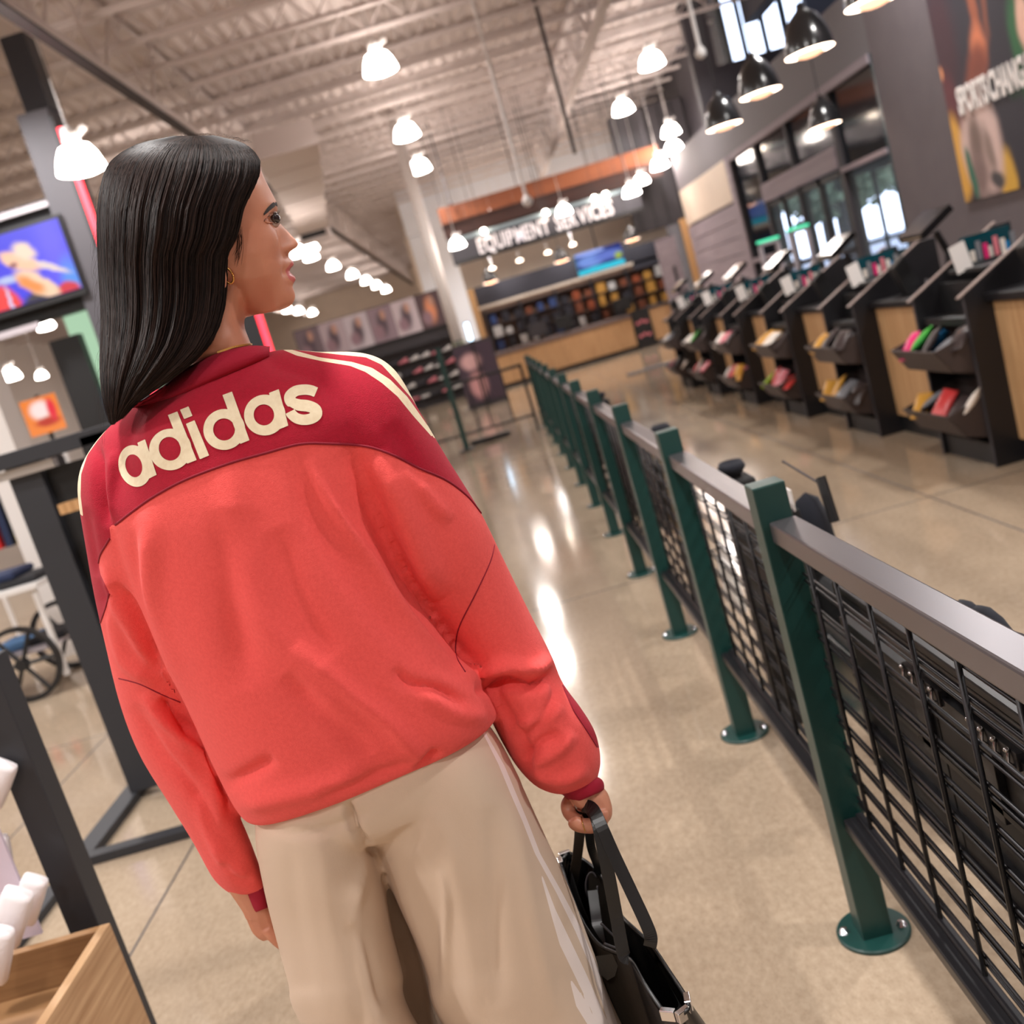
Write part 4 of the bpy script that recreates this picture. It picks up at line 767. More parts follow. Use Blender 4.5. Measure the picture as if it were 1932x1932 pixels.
def split(V, F, N, g):   # cut a triangle mesh along g = 0; returns inside and outside pieces
    g = np.where(np.abs(g) < 1e-6, 1e-6, g); s = g > 0; c = s[F].sum(1); V2 = [V]; N2 = [N]; nv = len(V); cache = {}; newv = []; newn = []
    def mid(a, b):
        nonlocal nv
        k = (a, b) if a < b else (b, a)
        if k not in cache:
            t = g[a] / (g[a] - g[b]); newv.append(V[a] + t * (V[b] - V[a])); newn.append(N[a] + t * (N[b] - N[a])); cache[k] = nv; nv += 1
        return cache[k]
    fi = [F[c == 3]]; fo = [F[c == 0]]; a_in = []; a_out = []
    for f in F[(c == 1) | (c == 2)]:
        f = list(map(int, f)); sg = [s[i] for i in f]; one = sum(sg) == 1
        while sg[0] != one or sg[1] == one or sg[2] == one: f = f[1:] + f[:1]; sg = sg[1:] + sg[:1]
        p, q = mid(f[0], f[1]), mid(f[0], f[2])
        tri = [(f[0], p, q)]; quad = [(p, f[1], f[2]), (p, f[2], q)]
        (a_in if one else a_out).extend(tri); (a_out if one else a_in).extend(quad)
    VV = np.vstack([V, np.array(newv).reshape(-1, 3)]); NN = np.vstack([N, np.array(newn).reshape(-1, 3)])
    def pick(fs, extra):
        Fm = np.vstack([fs, np.array(extra, int).reshape(-1, 3)]) if len(extra) else fs
        if len(Fm) == 0: return VV[:0], Fm, NN[:0]
        u, inv = np.unique(Fm, return_inverse=True); return VV[u], inv.reshape(-1, 3), NN[u]
    return pick(F[c == 3], a_in), pick(F[c == 0], a_out)
def tri_obj(name, V, F, N, m, parent=None):
    me = bpy.data.meshes.new(name); me.vertices.add(len(V)); me.vertices.foreach_set('co', np.asarray(V, float).ravel())
    F = np.asarray(F, int); me.loops.add(F.size); me.loops.foreach_set('vertex_index', F.ravel().astype(np.int32)); me.polygons.add(len(F)); me.polygons.foreach_set('loop_start', (np.arange(len(F)) * 3).astype(np.int32))
    me.update(calc_edges=True); me.validate(); me.shade_smooth()
    if N is not None:
        N = N / (np.linalg.norm(N, axis=1, keepdims=True) + 1e-12)
        if len(me.vertices) == len(N): me.normals_split_custom_set_from_vertices(N.tolist())
    o = bpy.data.objects.new(name, me); COL.objects.link(o); me.materials.append(m)
    if parent: o.parent = parent
    return o
def folds(V, F, FL, view=True):
    N = vnorm(V, F); P = PX(V); vd = V - O3; vd /= np.linalg.norm(vd, axis=1, keepdims=True); face = np.clip(-(N * vd).sum(1) * 2.2, 0, 1) if view else np.ones(len(V))
    D = np.zeros(len(V))
    for pts, w, amp in FL:
        d, t = pdist(P, spl(pts, max(2, 6 * len(pts))) if len(pts) > 2 else pts, False)
        D += amp * np.exp(-(d / w) ** 2) * np.clip(np.minimum(t, 1 - t) * 5, 0, 1) ** .7 * (t > 0) * (t < 1)
    return V + N * (D * face)[:, None]
def noise3(V, s, seed):   # cheap smooth noise
    r = np.random.RandomState(seed); out = np.zeros(len(V))
    for k in range(6):
        w = r.normal(size=3) * s; out += np.sin(V @ w + r.uniform(0, 6.28))
    return out / 6
mat('coral', (252, 94, 90), .9, sheen=.06, bump=(900, .6, .0012), noise=240, col2=(243, 86, 82)); mat('crimson', (182, 4, 44), .9, sheen=.03, bump=(900, .6, .0012), noise=240, col2=(170, 2, 38)); mat('seam_red', (140, 8, 38), .8)
mat('cream_print', (246, 230, 198), .7, noise=160, col2=(236, 216, 182), bump=(900, .3, .0005)); mat('cuff_red', (160, 10, 44), .85, bump=(500, .4, .0008))
mat('khaki', (212, 188, 166), .85, sheen=.05, bump=(700, .25, .0005)); mat('stripe_white', (240, 226, 220), .7)
def skin_mat():
    m = mat('skin', (214, 150, 122), .42, noise=14, col2=(198, 130, 104), bump=(500, .12, .0004)); p = m.node_tree.nodes['Principled BSDF']; p.inputs['Subsurface Weight'].default_value = .15; p.inputs['Subsurface Radius'].default_value = (.012, .005, .003); p.inputs['Subsurface Scale'].default_value = .6; return m
skin_mat(); mat('lip', (200, 104, 100), .32); mat('eye_white_shaded', (186, 170, 166), .2, coat=.6); mat('iris', (40, 26, 22), .15, coat=1); mat('gold', (220, 170, 100), .25, metal=1)  # eye white toned down: the shade on the eye is put into its colour
wo = thing('woman', 'woman seen from behind in a red and coral sweatshirt and beige trousers, looking right', 'person', (-.25, 1.2, 0))
WI = Matrix.Translation((.25, -1.2, 0))
def adopt(o):
    o.parent = wo; o.matrix_parent_inverse = WI.copy(); return o
# ---------------- sweatshirt
torso = [(410, 690, 500, 668, .05, .0), (330, 735, 545, 690, .075, .0), (262, 790, 640, 715, .095, .005), (228, 850, 712, 775, .108, .01), (206, 930, 712, 868, .116, .014), (205, 1000, 724, 955, .124, .014), (235, 1090, 758, 1048, .132, .012), (285, 1200, 803, 1142, .138, .01), (342, 1315, 862, 1232, .143, .006),
         (386, 1410, 914, 1288, .146, .003), (425, 1490, 938, 1325, .146, .0, 12), (447, 1525, 940, 1340, .14, .0, 30), (466, 1538, 928, 1352, .132, -.003, 44), (490, 1530, 900, 1360, .11, -.006, 40), (520, 1505, 860, 1370, .08, -.01, 20)]
slR = [(470, 675, 440, 860, .065, 0), (530, 660, 480, 880, .075, 0), (600, 664, 540, 920, .085, .005), (690, 668, 620, 980, .09, .008), (745, 700, 680, 1030, .092, .01), (792, 778, 725, 1080, .09, .01), (845, 866, 775, 1130, .086, .005), (905, 963, 822, 1185, .082, 0), (948, 1050, 850, 1225, .08, -.003), (1000, 1158, 872, 1262, .078, -.005), (1040, 1238, 892, 1290, .074, -.008),
       (1062, 1290, 908, 1322, .072, -.01), (1098, 1338, 926, 1358, .071, -.012), (1124, 1382, 948, 1402, .07, -.014), (1134, 1430, 974, 1446, .066, -.015), (1130, 1462, 1008, 1482, .056, -.016), (1122, 1478, 1040, 1497, .044, -.016), (1112, 1484, 1064, 1500, .032, -.016)]
slL = [(300, 745, 400, 900, .065, 0), (258, 764, 350, 950, .072, 0), (205, 806, 330, 1010, .08, .0), (166, 856, 310, 1060, .084, -.003), (148, 905, 300, 1110, .084, -.006), (150, 965, 300, 1165, .082, -.01), (170, 1080, 330, 1235, .08, -.018), (194, 1195, 350, 1300, .078, -.026), (222, 1318, 380, 1370, .075, -.034), (262, 1420, 412, 1440, .072, -.042), (318, 1512, 440, 1512, .068, -.05),
       (364, 1588, 468, 1574, .064, -.056), (392, 1640, 486, 1622, .058, -.06), (408, 1664, 496, 1652, .05, -.062), (432, 1684, 502, 1672, .038, -.064), (452, 1690, 503, 1680, .03, -.064)]
slR = [tuple(r[:5]) + (r[5] - .028 * math.exp(-((r[1] - 1130) / 190) ** 2),) for r in slR]; slL = [tuple(r[:5]) + (r[5] - .03 * math.exp(-((r[1] - 1230) / 210) ** 2),) for r in slL]
mb = MB()
for R_, m_, n_, e_ in ((torso, 60, 72, .68), (slR, 60, 48, .9), (slL, 60, 48, .9)): mb.loft(loft_rings(R_, m_, n_, e_))
V, F = remesh(mb, .0042, 5)
FL = [([(585, 860), (600, 905), (643, 979), (700, 1059), (757, 1142), (828, 1219), (905, 1295)], 13, .006), ([(640, 850), (685, 891), (722, 979), (759, 1076), (799, 1162), (852, 1235), (905, 1285)], 22, -.006), ([(700, 860), (750, 940), (790, 1040), (830, 1130)], 26, .009), ([(560, 850), (590, 960), (640, 1050), (700, 1140), (790, 1250)], 22, -.004),
      ([(560, 1210), (600, 1247), (668, 1310), (742, 1370), (800, 1440)], 18, .006), ([(540, 1270), (620, 1350), (700, 1430)], 20, -.005), ([(740, 1262), (776, 1290), (830, 1302), (880, 1330)], 11, -.006), ([(790, 1300), (860, 1345), (920, 1350)], 14, .004),
      ([(865, 1245), (899, 1270), (956, 1259), (1013, 1262), (1042, 1238)], 15, .009), ([(895, 1300), (956, 1287), (1013, 1290), (1052, 1262)], 12, -.013), ([(1046, 1255), (1052, 1300), (1030, 1350), (990, 1390)], 10, -.006), ([(920, 1290), (950, 1340), (985, 1390), (1000, 1460)], 12, -.006), ([(1000, 1440), (1050, 1415), (1080, 1380)], 14, .006), ([(960, 1370), (1020, 1360), (1060, 1330)], 12, .005), ([(990, 1440), (1020, 1400), (1060, 1385)], 9, -.005), ([(1000, 1455), (1060, 1470), (1110, 1450)], 12, .005),
      ([(270, 960), (281, 1000), (288, 1152), (318, 1253), (345, 1330)], 20, .006), ([(250, 1000), (262, 1100), (300, 1230)], 12, -.003), ([(440, 960), (437, 1060), (450, 1200), (470, 1300)], 34, -.006), ([(430, 860), (466, 1118), (567, 1253), (635, 1354), (690, 1440)], 30, .005), ([(520, 1000), (560, 1120), (630, 1240)], 26, -.004),
      ([(405, 1462), (430, 1478), (480, 1455), (520, 1430)], 14, -.006), ([(440, 1520), (520, 1505), (620, 1480), (700, 1450)], 20, .006), ([(600, 1500), (690, 1470), (790, 1440)], 12, -.004), ([(790, 1468), (800, 1445), (830, 1415)], 9, -.007),
      ([(194, 1061), (215, 1115), (241, 1168), (291, 1253)], 12, .006), ([(215, 1100), (262, 1170), (310, 1262)], 10, -.008), ([(205, 1130), (235, 1240), (300, 1290)], 14, .005), ([(300, 1318), (330, 1345), (365, 1390)], 11, -.01), ([(270, 1310), (298, 1347), (345, 1395), (386, 1438), (420, 1560)], 11, .006), ([(250, 1330), (300, 1420), (370, 1500), (410, 1600)], 14, -.006), ([(370, 1500), (400, 1580), (440, 1640), (480, 1665)], 12, .006), ([(420, 1620), (450, 1655), (480, 1662)], 9, -.005),
      ([(172, 800), (182, 870), (190, 930), (206, 992)], 10, -.008), ([(215, 850), (212, 920), (215, 985)], 12, .004), ([(760, 880), (800, 930), (850, 985)], 14, .004), ([(735, 800), (770, 860), (790, 920)], 16, -.003), ([(160, 960), (175, 1040), (182, 1090)], 8, -.004)]
V = folds(V, F, [(p_, w_, a_ * 1.55) for p_, w_, a_ in FL])
V = V + vnorm(V, F) * (noise3(V, 28, 4) * .0016)[:, None]
NR = vnorm(V, F)
# contact inside: bvh of the whole garment, used to lay seams and print on it
BV = BVHTree.FromPolygons([Vector(v) for v in V], [tuple(map(int, f)) for f in F])
def surf(px, py, off=0.0, bv=None):
    p = Wv(px, py, 0.0); d = Vector(p - O3).normalized(); h = (bv or BV).ray_cast(Vector(O3), d)
    if h[0] is None: return None
    return np.array(h[0]) - np.array(d) * off
def onsurf(L, off, m=None, bv=None):
    S = spl(L, m or 8 * len(L)); return [q for q in (surf(x, y, off, bv) for x, y in S) if q is not None]
SEAM = [(150, 1010), (206, 992), (218, 990), (250, 965), (290, 937), (350, 905), (430, 875), (500, 855), (565, 838), (620, 837), (690, 842), (740, 858), (790, 883), (840, 905), (880, 935), (907, 968)]
RED = [(100, 600), (1000, 600), (1000, 980), (907, 968)] + SEAM[::-1][1:-2] + [(206, 992), (209, 1015), (192, 1040), (186, 1066), (190, 1085), (206, 1118), (202, 1140), (190, 1178), (140, 1200), (100, 1000)]
RED2 = [(1060, 1292), (1070, 1314), (1083, 1342), (1102, 1371), (1127, 1411), (1160, 1410), (1110, 1280)]
P = PX(V)
ST1 = [(522, 655), (560, 671), (610, 682), (660, 690), (690, 702), (720, 722), (750, 748), (780, 785), (814, 823), (820, 822), (795, 786), (768, 748), (736, 716), (702, 694), (665, 683), (602, 674), (548, 659)]
ST2 = [(556, 660), (640, 669), (690, 674), (720, 688), (747, 717), (777, 752), (800, 788), (818, 826), (830, 830), (800, 775), (768, 730), (740, 690), (690, 655), (560, 650)]
ST3 = [(252, 765), (236, 772), (205, 806), (185, 830), (165, 858), (153, 895), (152, 935), (157, 975), (140, 960), (135, 880), (180, 800), (240, 750)]
oV, oF, oN = V, F, NR
for sp in (ST1, ST2, ST3):
    (inV, inF, inN), (oV, oF, oN) = split(oV, oF, oN, psdf(PX(oV), sp)); adopt(tri_obj('shoulder_stripe', inV, inF, inN, M('cream_print')))['label'] = 'cream stripe over the shoulder'
(inV, inF, inN), (oV, oF, oN) = split(oV, oF, oN, psdf(PX(oV), RED2)); adopt(tri_obj('sleeve_panel', inV, inF, inN, M('crimson')))['label'] = 'crimson sleeve panel'
Po = PX(oV); g2 = psdf(Po, RED)
(rV, rF, rN), (cV, cF, cN) = split(oV, oF, oN, g2)
sw = adopt(tri_obj('sweatshirt', cV, cF, cN, M('coral'))); sw['label'] = 'coral lower body and sleeves of the sweatshirt'
yk = adopt(tri_obj('yoke', rV, rF, rN, M('crimson'))); yk['label'] = 'crimson yoke across the shoulders'
def seam(L, r, m_, off=.0006, name='seam', flat=None):
    q = onsurf(L, off)
    if len(q) > 3: return adopt(MB().tube(q, r, 6, flat=flat).build(name, M(m_), smooth=True))
seam(SEAM[2:], .0016, 'seam_red'); seam([(186, 1062), (190, 1045), (200, 1028), (207, 1016)], .0014, 'seam_red'); seam([(189, 1176), (200, 1145), (206, 1120)], .0014, 'seam_red')
seam([(933, 1028), (925, 1060), (900, 1115), (868, 1179), (860, 1215), (862, 1241), (878, 1268)], .0009, 'seam_red', .0001); seam([(1064, 1300), (1070, 1314), (1083, 1342), (1102, 1371), (1126, 1409)], .001, 'seam_red'); seam([(224, 1280), (262, 1290), (300, 1308), (340, 1325)], .0009, 'seam_red', .0001)

# ribbed collar
col_r = [(352, 694, 500, 652, .066, .0), (344, 706, 506, 655, .070, .0), (320, 728, 512, 662, .078, .0), (300, 742, 518, 670, .082, .0)]
cb = MB().loft(loft_rings([(a, b, c, d, t + .004, e) for a, b, c, d, t, e in col_r], 14, 60, 1.0), cap=False); 
COLLAR = [(250, 768), (262, 765), (300, 756), (340, 742), (400, 717), (460, 692), (506, 672)]
top = [(300, 740), (330, 715), (352, 697), (400, 673), (440, 660), (475, 654), (508, 655)]
rows = []
A_ = spl(COLLAR, 50); B_2 = spl(top, 50)
for k in range(7):
    f = k / 6; row = []
    for i in range(50):
        x, y = A_[i] * (1 - f) + B_2[i] * f; q = surf(A_[i][0], A_[i][1]) if f < .01 else None
        s0 = surf(*A_[i]);
        if s0 is None: s0 = Wv(A_[i][0], A_[i][1], .06)
        d0 = Y0 - s0[1]; row.append(Wv(x, y, d0 + .004 * math.sin(f * PI) + .002 - .012 * f * f))
    rows.append(row)
cg = adopt(MB().grid(rows).build('collar', mat('rib_red', (168, 12, 46), .85, wave=None, bump=(500, .5, .001)), smooth=True, solid=.003)); cg['label'] = 'crimson ribbed collar'
seam(COLLAR, .0022, 'crimson', .0012, 'collar_seam', .6)
# cuffs
def cuff(R_, lab):
    c = adopt(MB().loft(loft_rings(R_, 14, 32, 1.0)).build('cuff', M('cuff_red'), smooth=True)); c['label'] = lab
cuff([(1118, 1466, 1048, 1496, .03, -.016), (1128, 1466, 1062, 1500, .033, -.016), (1138, 1474, 1070, 1508, .034, -.016), (1140, 1488, 1084, 1514, .033, -.016), (1134, 1494, 1092, 1512, .028, -.016)], 'crimson right cuff')
cuff([(452, 1678, 503, 1670, .03, -.064), (458, 1690, 506, 1680, .03, -.064), (466, 1706, 508, 1696, .029, -.064), (476, 1722, 508, 1710, .028, -.064), (480, 1722, 506, 1712, .024, -.064)], 'crimson left cuff')
# ---------------- lettering on the back
def c6(x, y): return np.array([x * .33126, 640 + y * .33126])
def ell(P_, c, rx, ry, ang):
    a = math.radians(ang); q = P_ - c; u = q @ [math.cos(a), math.sin(a)]; v_ = q @ [-math.sin(a), math.cos(a)]; k = np.sqrt((u / rx) ** 2 + (v_ / ry) ** 2); return (1 - k) * min(rx, ry)
def quadp(a, b, c, d): return [c6(*a), c6(*b), c6(*c), c6(*d)]
def letter(fn, x0, y0, x1, y1):
    (ax, ay), (bx, by) = c6(x0, y0), c6(x1, y1); st = 1.35; xs = np.arange(ax, bx, st); ys = np.arange(ay, by, st); X_, Y_ = np.meshgrid(xs, ys); P_ = np.stack([X_.ravel(), Y_.ravel()], 1); g = fn(P_)
    nx_ = len(xs); F_ = []
    idx = np.arange(len(P_)).reshape(len(ys), nx_); a = idx[:-1, :-1].ravel(); b = idx[:-1, 1:].ravel(); c = idx[1:, 1:].ravel(); d = idx[1:, :-1].ravel(); F_ = np.vstack([np.stack([a, d, c], 1), np.stack([a, c, b], 1)])
    V3 = np.hstack([P_, np.zeros((len(P_), 1))]); (v_, f_, n_), _ = split(V3, F_, np.tile([0, 0, 1.0], (len(V3), 1)), g)
    vv = []
    for q in v_:
        s = surf(q[0], q[1], .0009); vv.append(s if s is not None else Wv(q[0], q[1], .12))
    vv = np.array(vv); N_ = vnorm(vv, f_); vd = vv - O3
    if (N_ * vd).sum(1).mean() > 0: N_ = -N_; f_ = f_[:, ::-1]
    adopt(tri_obj('letter', vv, f_, N_, M('cream_print')))
def L_a(bc, ro, ri, rc, st, ang=-20):
    return lambda P_: np.maximum(np.minimum(ell(P_, c6(*bc), ro[0] * .33126, ro[1] * .33126, ang), -ell(P_, c6(*rc), ri[0] * .33126, ri[1] * .33126, ang)), psdf(P_, quadp(*st)))
letter(L_a((768, 722), (92, 120), (47, 66), (762, 721), ((782, 590), (826, 570), (892, 772), (846, 795)), -14), 655, 560, 905, 850)
letter(L_a((970, 628), (121, 118), (62, 68), (967, 624), ((956, 432), (1010, 411), (1120, 688), (1066, 709)), -18), 835, 400, 1135, 760)
letter(lambda P_: np.maximum(psdf(P_, quadp((1025, 402), (1074, 382), (1096, 436), (1049, 455))), psdf(P_, quadp((1059, 482), (1108, 461), (1191, 662), (1138, 684)))), 1015, 370, 1200, 695)
letter(L_a((1277, 514), (119, 116), (62, 63), (1276, 514), ((1267, 318), (1321, 298), (1421, 575), (1369, 596)), -18), 1145, 285, 1435, 645)
letter(L_a((1508, 432), (118, 116), (58, 60), (1503, 431), ((1532, 306), (1588, 284), (1642, 492), (1588, 514)), -16), 1375, 270, 1655, 560)
sc_ = spl([(1800, 302), (1768, 290), (1728, 287), (1682, 296), (1650, 325), (1658, 357), (1700, 374), (1752, 380), (1795, 398), (1803, 428), (1775, 451), (1730, 459), (1690, 450), (1662, 428), (1652, 412)], 70)
sw_w = np.interp(np.linspace(0, 1, 70), [0, .25, .5, .8, 1], [29, 30, 33, 30, 29])
tg = np.gradient(sc_, axis=0); tg /= np.linalg.norm(tg, axis=1, keepdims=True); nm = np.stack([-tg[:, 1], tg[:, 0]], 1)
s_poly = [c6(*q) for q in np.vstack([sc_ + nm * sw_w[:, None], (sc_ - nm * sw_w[:, None])[::-1]])]
S_END = [c6(*q) for q in ((1820, 240), (1780, 322), (1850, 300))]
def s_fn(P_):
    d, t = pdist(P_, [c6(*q) for q in sc_], False); w_ = np.interp(t, np.linspace(0, 1, 70), sw_w) * .33126
    e0 = (P_ - c6(*sc_[0])) @ -(c6(*sc_[1]) - c6(*sc_[0])) / 4; e1 = (P_ - c6(*sc_[-1])) @ -(c6(*sc_[-2]) - c6(*sc_[-1])) / 4
    return np.minimum(w_ - d, -np.where(t < .02, e0, np.where(t > .98, e1, -9)))
letter(s_fn, 1600, 235, 1850, 505)
# ---------------- trousers
tr0 = [(520, 1440, 860, 1330, .09, 0), (480, 1500, 905, 1350, .115, 0), (482, 1550, 935, 1385, .122, 0), (486, 1600, 965, 1440, .125, 0), (495, 1640, 985, 1490, .12, 0), (520, 1650, 960, 1520, .1, 0)]
lgL = [(492, 1520, 700, 1480, .1, 0), (484, 1560, 700, 1520, .112, 0), (486, 1610, 702, 1580, .12, .0), (500, 1690, 722, 1660, .12, .0), (520, 1765, 738, 1745, .12, -.005), (545, 1855, 760, 1835, .122, -.005), (568, 1932, 780, 1915, .125, -.005), (740, 2240, 960, 2200, .13, -.01), (905, 2535, 1120, 2472, .13, 0)]
lgR = [(690, 1470, 900, 1370, .1, 0), (688, 1530, 935, 1400, .114, 0), (700, 1595, 968, 1450, .124, 0), (728, 1650, 1002, 1520, .128, 0), (752, 1706, 1038, 1596, .13, 0), (780, 1770, 1075, 1680, .13, 0), (806, 1840, 1118, 1790, .132, 0), (830, 1925, 1160, 1905, .135, 0), (1000, 2206, 1296, 2168, .135, 0), (1155, 2462, 1410, 2386, .135, 0)]
mid_ = [(660, 1590, 770, 1570, .03, -.09), (680, 1640, 790, 1625, .035, -.09), (705, 1730, 820, 1715, .035, -.09), (735, 1840, 860, 1825, .035, -.09), (750, 1932, 890, 1915, .035, -.09), (900, 2240, 1040, 2200, .035, -.09)]
mb = MB()
for R_, m_ in ((tr0, 24), (lgL, 60), (lgR, 60), (mid_, 40)): mb.loft(loft_rings(R_, m_, 56, .85))
V, F = remesh(mb, .0048, 3)
FT = [([(655, 1510), (668, 1560), (690, 1592), (712, 1612)], 7, -.016), ([(690, 1600), (684, 1650), (664, 1722), (680, 1800), (700, 1900), (740, 2050)], 12, .008), ([(660, 1735), (690, 1800), (715, 1900)], 12, -.006), ([(735, 1620), (760, 1690), (800, 1780), (820, 1860), (840, 1990)], 14, .008),
      ([(820, 1530), (850, 1600), (870, 1700), (885, 1800), (895, 1932)], 20, .004), ([(925, 1520), (935, 1620), (935, 1740), (945, 1900)], 18, -.005), ([(960, 1500), (985, 1620), (1010, 1760), (1050, 1920)], 16, .004), ([(760, 1560), (775, 1590), (790, 1600)], 24, -.004), ([(540, 1570), (548, 1650), (560, 1760), (590, 1932)], 22, -.004), ([(600, 1580), (620, 1680), (640, 1800), (670, 1932)], 22, .004),
      ([(500, 1560), (560, 1572), (640, 1556), (700, 1530)], 10, -.004), ([(830, 1640), (842, 1700), (842, 1790), (840, 1900)], 9, .006)]
V = folds(V, F, FT); V = V + vnorm(V, F) * (noise3(V, 22, 9) * .002)[:, None]; N = vnorm(V, F); P = PX(V)
TS1 = [(907, 1375), (940, 1441), (963, 1497), (986, 1550), (1009, 1610), (1049, 1683), (1085, 1756), (1119, 1835), (1148, 1932), (1240, 2200), (1262, 2200), (1165, 1932), (1132, 1835), (1095, 1749), (1060, 1683), (1019, 1610), (996, 1550), (975, 1500), (952, 1445), (914, 1378)]
TS2 = [(1019, 1648), (1042, 1733), (1056, 1782), (1085, 1842), (1128, 1932), (1215, 2200), (1233, 2200), (1145, 1925), (1105, 1835), (1073, 1768), (1048, 1716), (1025, 1656)]
TS3 = [(1074, 1845), (1087, 1898), (1108, 1932), (1195, 2200), (1208, 2200), (1127, 1932), (1106, 1890), (1081, 1853)]
g = np.maximum(np.maximum(psdf(P, TS1), psdf(P, TS2)), psdf(P, TS3))
(a, b, c), (a2, b2, c2) = split(V, F, N, g)
t1 = adopt(tri_obj('trousers', a2, b2, c2, M('khaki'))); t1['label'] = 'wide beige trousers'; s1 = adopt(tri_obj('trouser_stripe', a, b, c, M('stripe_white'))); s1['label'] = 'white side stripes of the trousers'
for sx, sy in ((1035, 2520), (1295, 2440)):
    q = Wv(sx, sy, 0.02); q[2] = 0
    m = MB(); m.loft([[(q[0] + w_ * math.cos(a_), q[1] + yy, max(0.0, hh * .5 + hh * .5 * math.sin(a_))) for a_ in np.linspace(0, 2 * PI, 20, endpoint=False)] for yy, w_, hh in ((-.09, .02, .05), (-.08, .035, .08), (0, .04, .09), (.1, .045, .065), (.16, .035, .045), (.175, .015, .03))]); adopt(m.build('shoe', M('paper'), smooth=True))
# ---------------- head, neck, arms and hands: one continuous skin surface
prof = [(300, 255), (330, 252), (400, 256), (450, 268), (478, 285), (491, 305), (493, 322), (498, 335), (508, 354), (516, 370), (522.5, 384), (524, 395), (521.5, 406), (522.5, 413), (529, 421), (538, 430), (549, 442), (558, 451), (563, 458.5), (563.5, 463), (560, 467.5), (553, 471), (547, 475), (543.5, 480), (545, 485), (550, 490), (554.5, 495), (555, 500),
        (551, 504), (546, 508.5), (546, 513), (551, 517), (557, 522), (559, 527), (556.5, 531), (552.5, 535.5), (552, 540), (554.5, 547), (557, 555), (556.5, 564), (552, 573), (544, 580), (530, 585)]
base_ = [(300, 255), (330, 252), (400, 256), (450, 268), (478, 285), (491, 305), (493, 322), (498, 335), (507, 354), (514, 370), (518, 384), (519, 395), (518, 406), (518, 413), (519, 421), (521, 430), (524, 442), (526, 451), (528, 458.5), (529, 463), (530, 467.5), (531, 471), (532, 475), (533, 480), (534, 485), (536, 490), (538, 495), (539, 500),
         (539, 504), (539.5, 508.5), (540, 513), (541, 517), (542, 522), (543, 527), (543.5, 531), (544, 535.5), (545, 540), (547, 547), (548, 555), (546, 564), (541, 573), (534, 580), (524, 585)]
# head frame in pixels: a (towards the face), b (down along the face)
ha = np.array([.982, -.19]); hb = np.array([.19, .982]); HC = np.array([430.0, 440.0])
def AB(p): q = np.asarray(p, float) - HC; return np.stack([q @ ha, q @ hb], -1)
pa = AB(prof); ba = AB(base_)
bb = np.linspace(pa[3:, 1].min(), pa[:, 1].max(), 190)
order = np.argsort(pa[:, 1], kind='stable'); fx = np.interp(bb, pa[order, 1], pa[order, 0]); ob = np.argsort(ba[:, 1], kind='stable'); bx = np.interp(bb, ba[ob, 1], ba[ob, 0])
PXM = 1.24 / FPX
b_e = AB((512, 414))[1]; b_n = AB((556, 463))[1]; b_m = AB((550, 510))[1]; b_c = AB((556, 556))[1]; b_br = AB((520, 384))[1]
rings = []
for b, f, f0 in zip(bb, fx, bx):
    # half width in metres
    w = np.interp(b, [b_e - 160, b_e - 120, b_e - 70, b_e, b_n, b_m, b_c, b_c + 30], [.045, .062, .073, .071, .067, .058, .040, .030])
    back = np.interp(b, [b_e - 160, b_e - 120, b_e - 60, b_e + 20, b_n + 20, b_m, b_c, b_c + 30], [-90, -170, -205, -200, -160, -60, -10, 20])
    ac = np.interp(b, [b_e - 150, b_e, b_m, b_c + 30], [0, 18, 40, 55])
    sg = np.interp(b, [b_br, b_e, b_n - 8, b_n + 6, b_n + 16, b_m - 8, b_m + 10, b_c], [.02, .008, .0115, .0135, .011, .017, .017, .016])
    ring = []
    for th in np.linspace(-PI, PI, 120, endpoint=False):
        c, s = math.cos(th), math.sin(th)
        if c >= 0:
            z = w * s; e = np.interp(b, [b_e, b_m, b_c], [.62, .7, .85]); a = ac + (f0 - ac) * c ** e
            a += (f - f0) * math.exp(-(z / sg) ** 2)
            dz = abs(z)
            a -= 11 * math.exp(-((b - b_e - 2) / 12) ** 2) * math.exp(-((dz - .027) / .014) ** 2)        # eye socket
            a += 7 * math.exp(-((b - b_e - 38) / 24) ** 2) * math.exp(-((dz - .046) / .018) ** 2)         # cheek bone
            a += 3.5 * math.exp(-((b - b_br) / 9) ** 2) * math.exp(-((dz - .03) / .02) ** 2)           # brow ridge
            a += 4 * math.exp(-((b - b_n - 3) / 8) ** 2) * math.exp(-((dz - .013) / .006) ** 2)          # nostril wing
            a -= 5 * math.exp(-((b - b_m) / 10) ** 2) * math.exp(-((dz - .026) / .007) ** 2)           # mouth corner
        else:
            z = w * s; a = ac + (back - ac) * (-c) ** .95
        q = HC + a * ha + b * hb
        ring.append(Wv(q[0], q[1], z - a * PXM * .17 - .012))     # the face turns a little away from the camera
    rings.append(ring)
mbh = MB(); mbh.loft(rings)
neck = [(395, 520, 468, 560, .05, -.01), (385, 560, 462, 596, .052, -.008), (372, 600, 462, 618, .053, -.004), (350, 640, 470, 640, .057, .0), (345, 668, 478, 662, .056, .0), (375, 700, 480, 688, .042, .0), (380, 760, 500, 740, .05, .0), (300, 860, 640, 800, .08, .0)]
mbh.loft(loft_rings(neck, 30, 48, 1.0))
# jaw to neck underside filler
mbh.loft(loft_rings([(400, 545, 500, 560, .040, -.012), (404, 560, 520, 574, .038, -.016), (410, 575, 520, 584, .032, -.018), (415, 585, 494, 589, .024, -.018), (420, 596, 470, 598, .02, -.018)], 14, 30, 1.0))
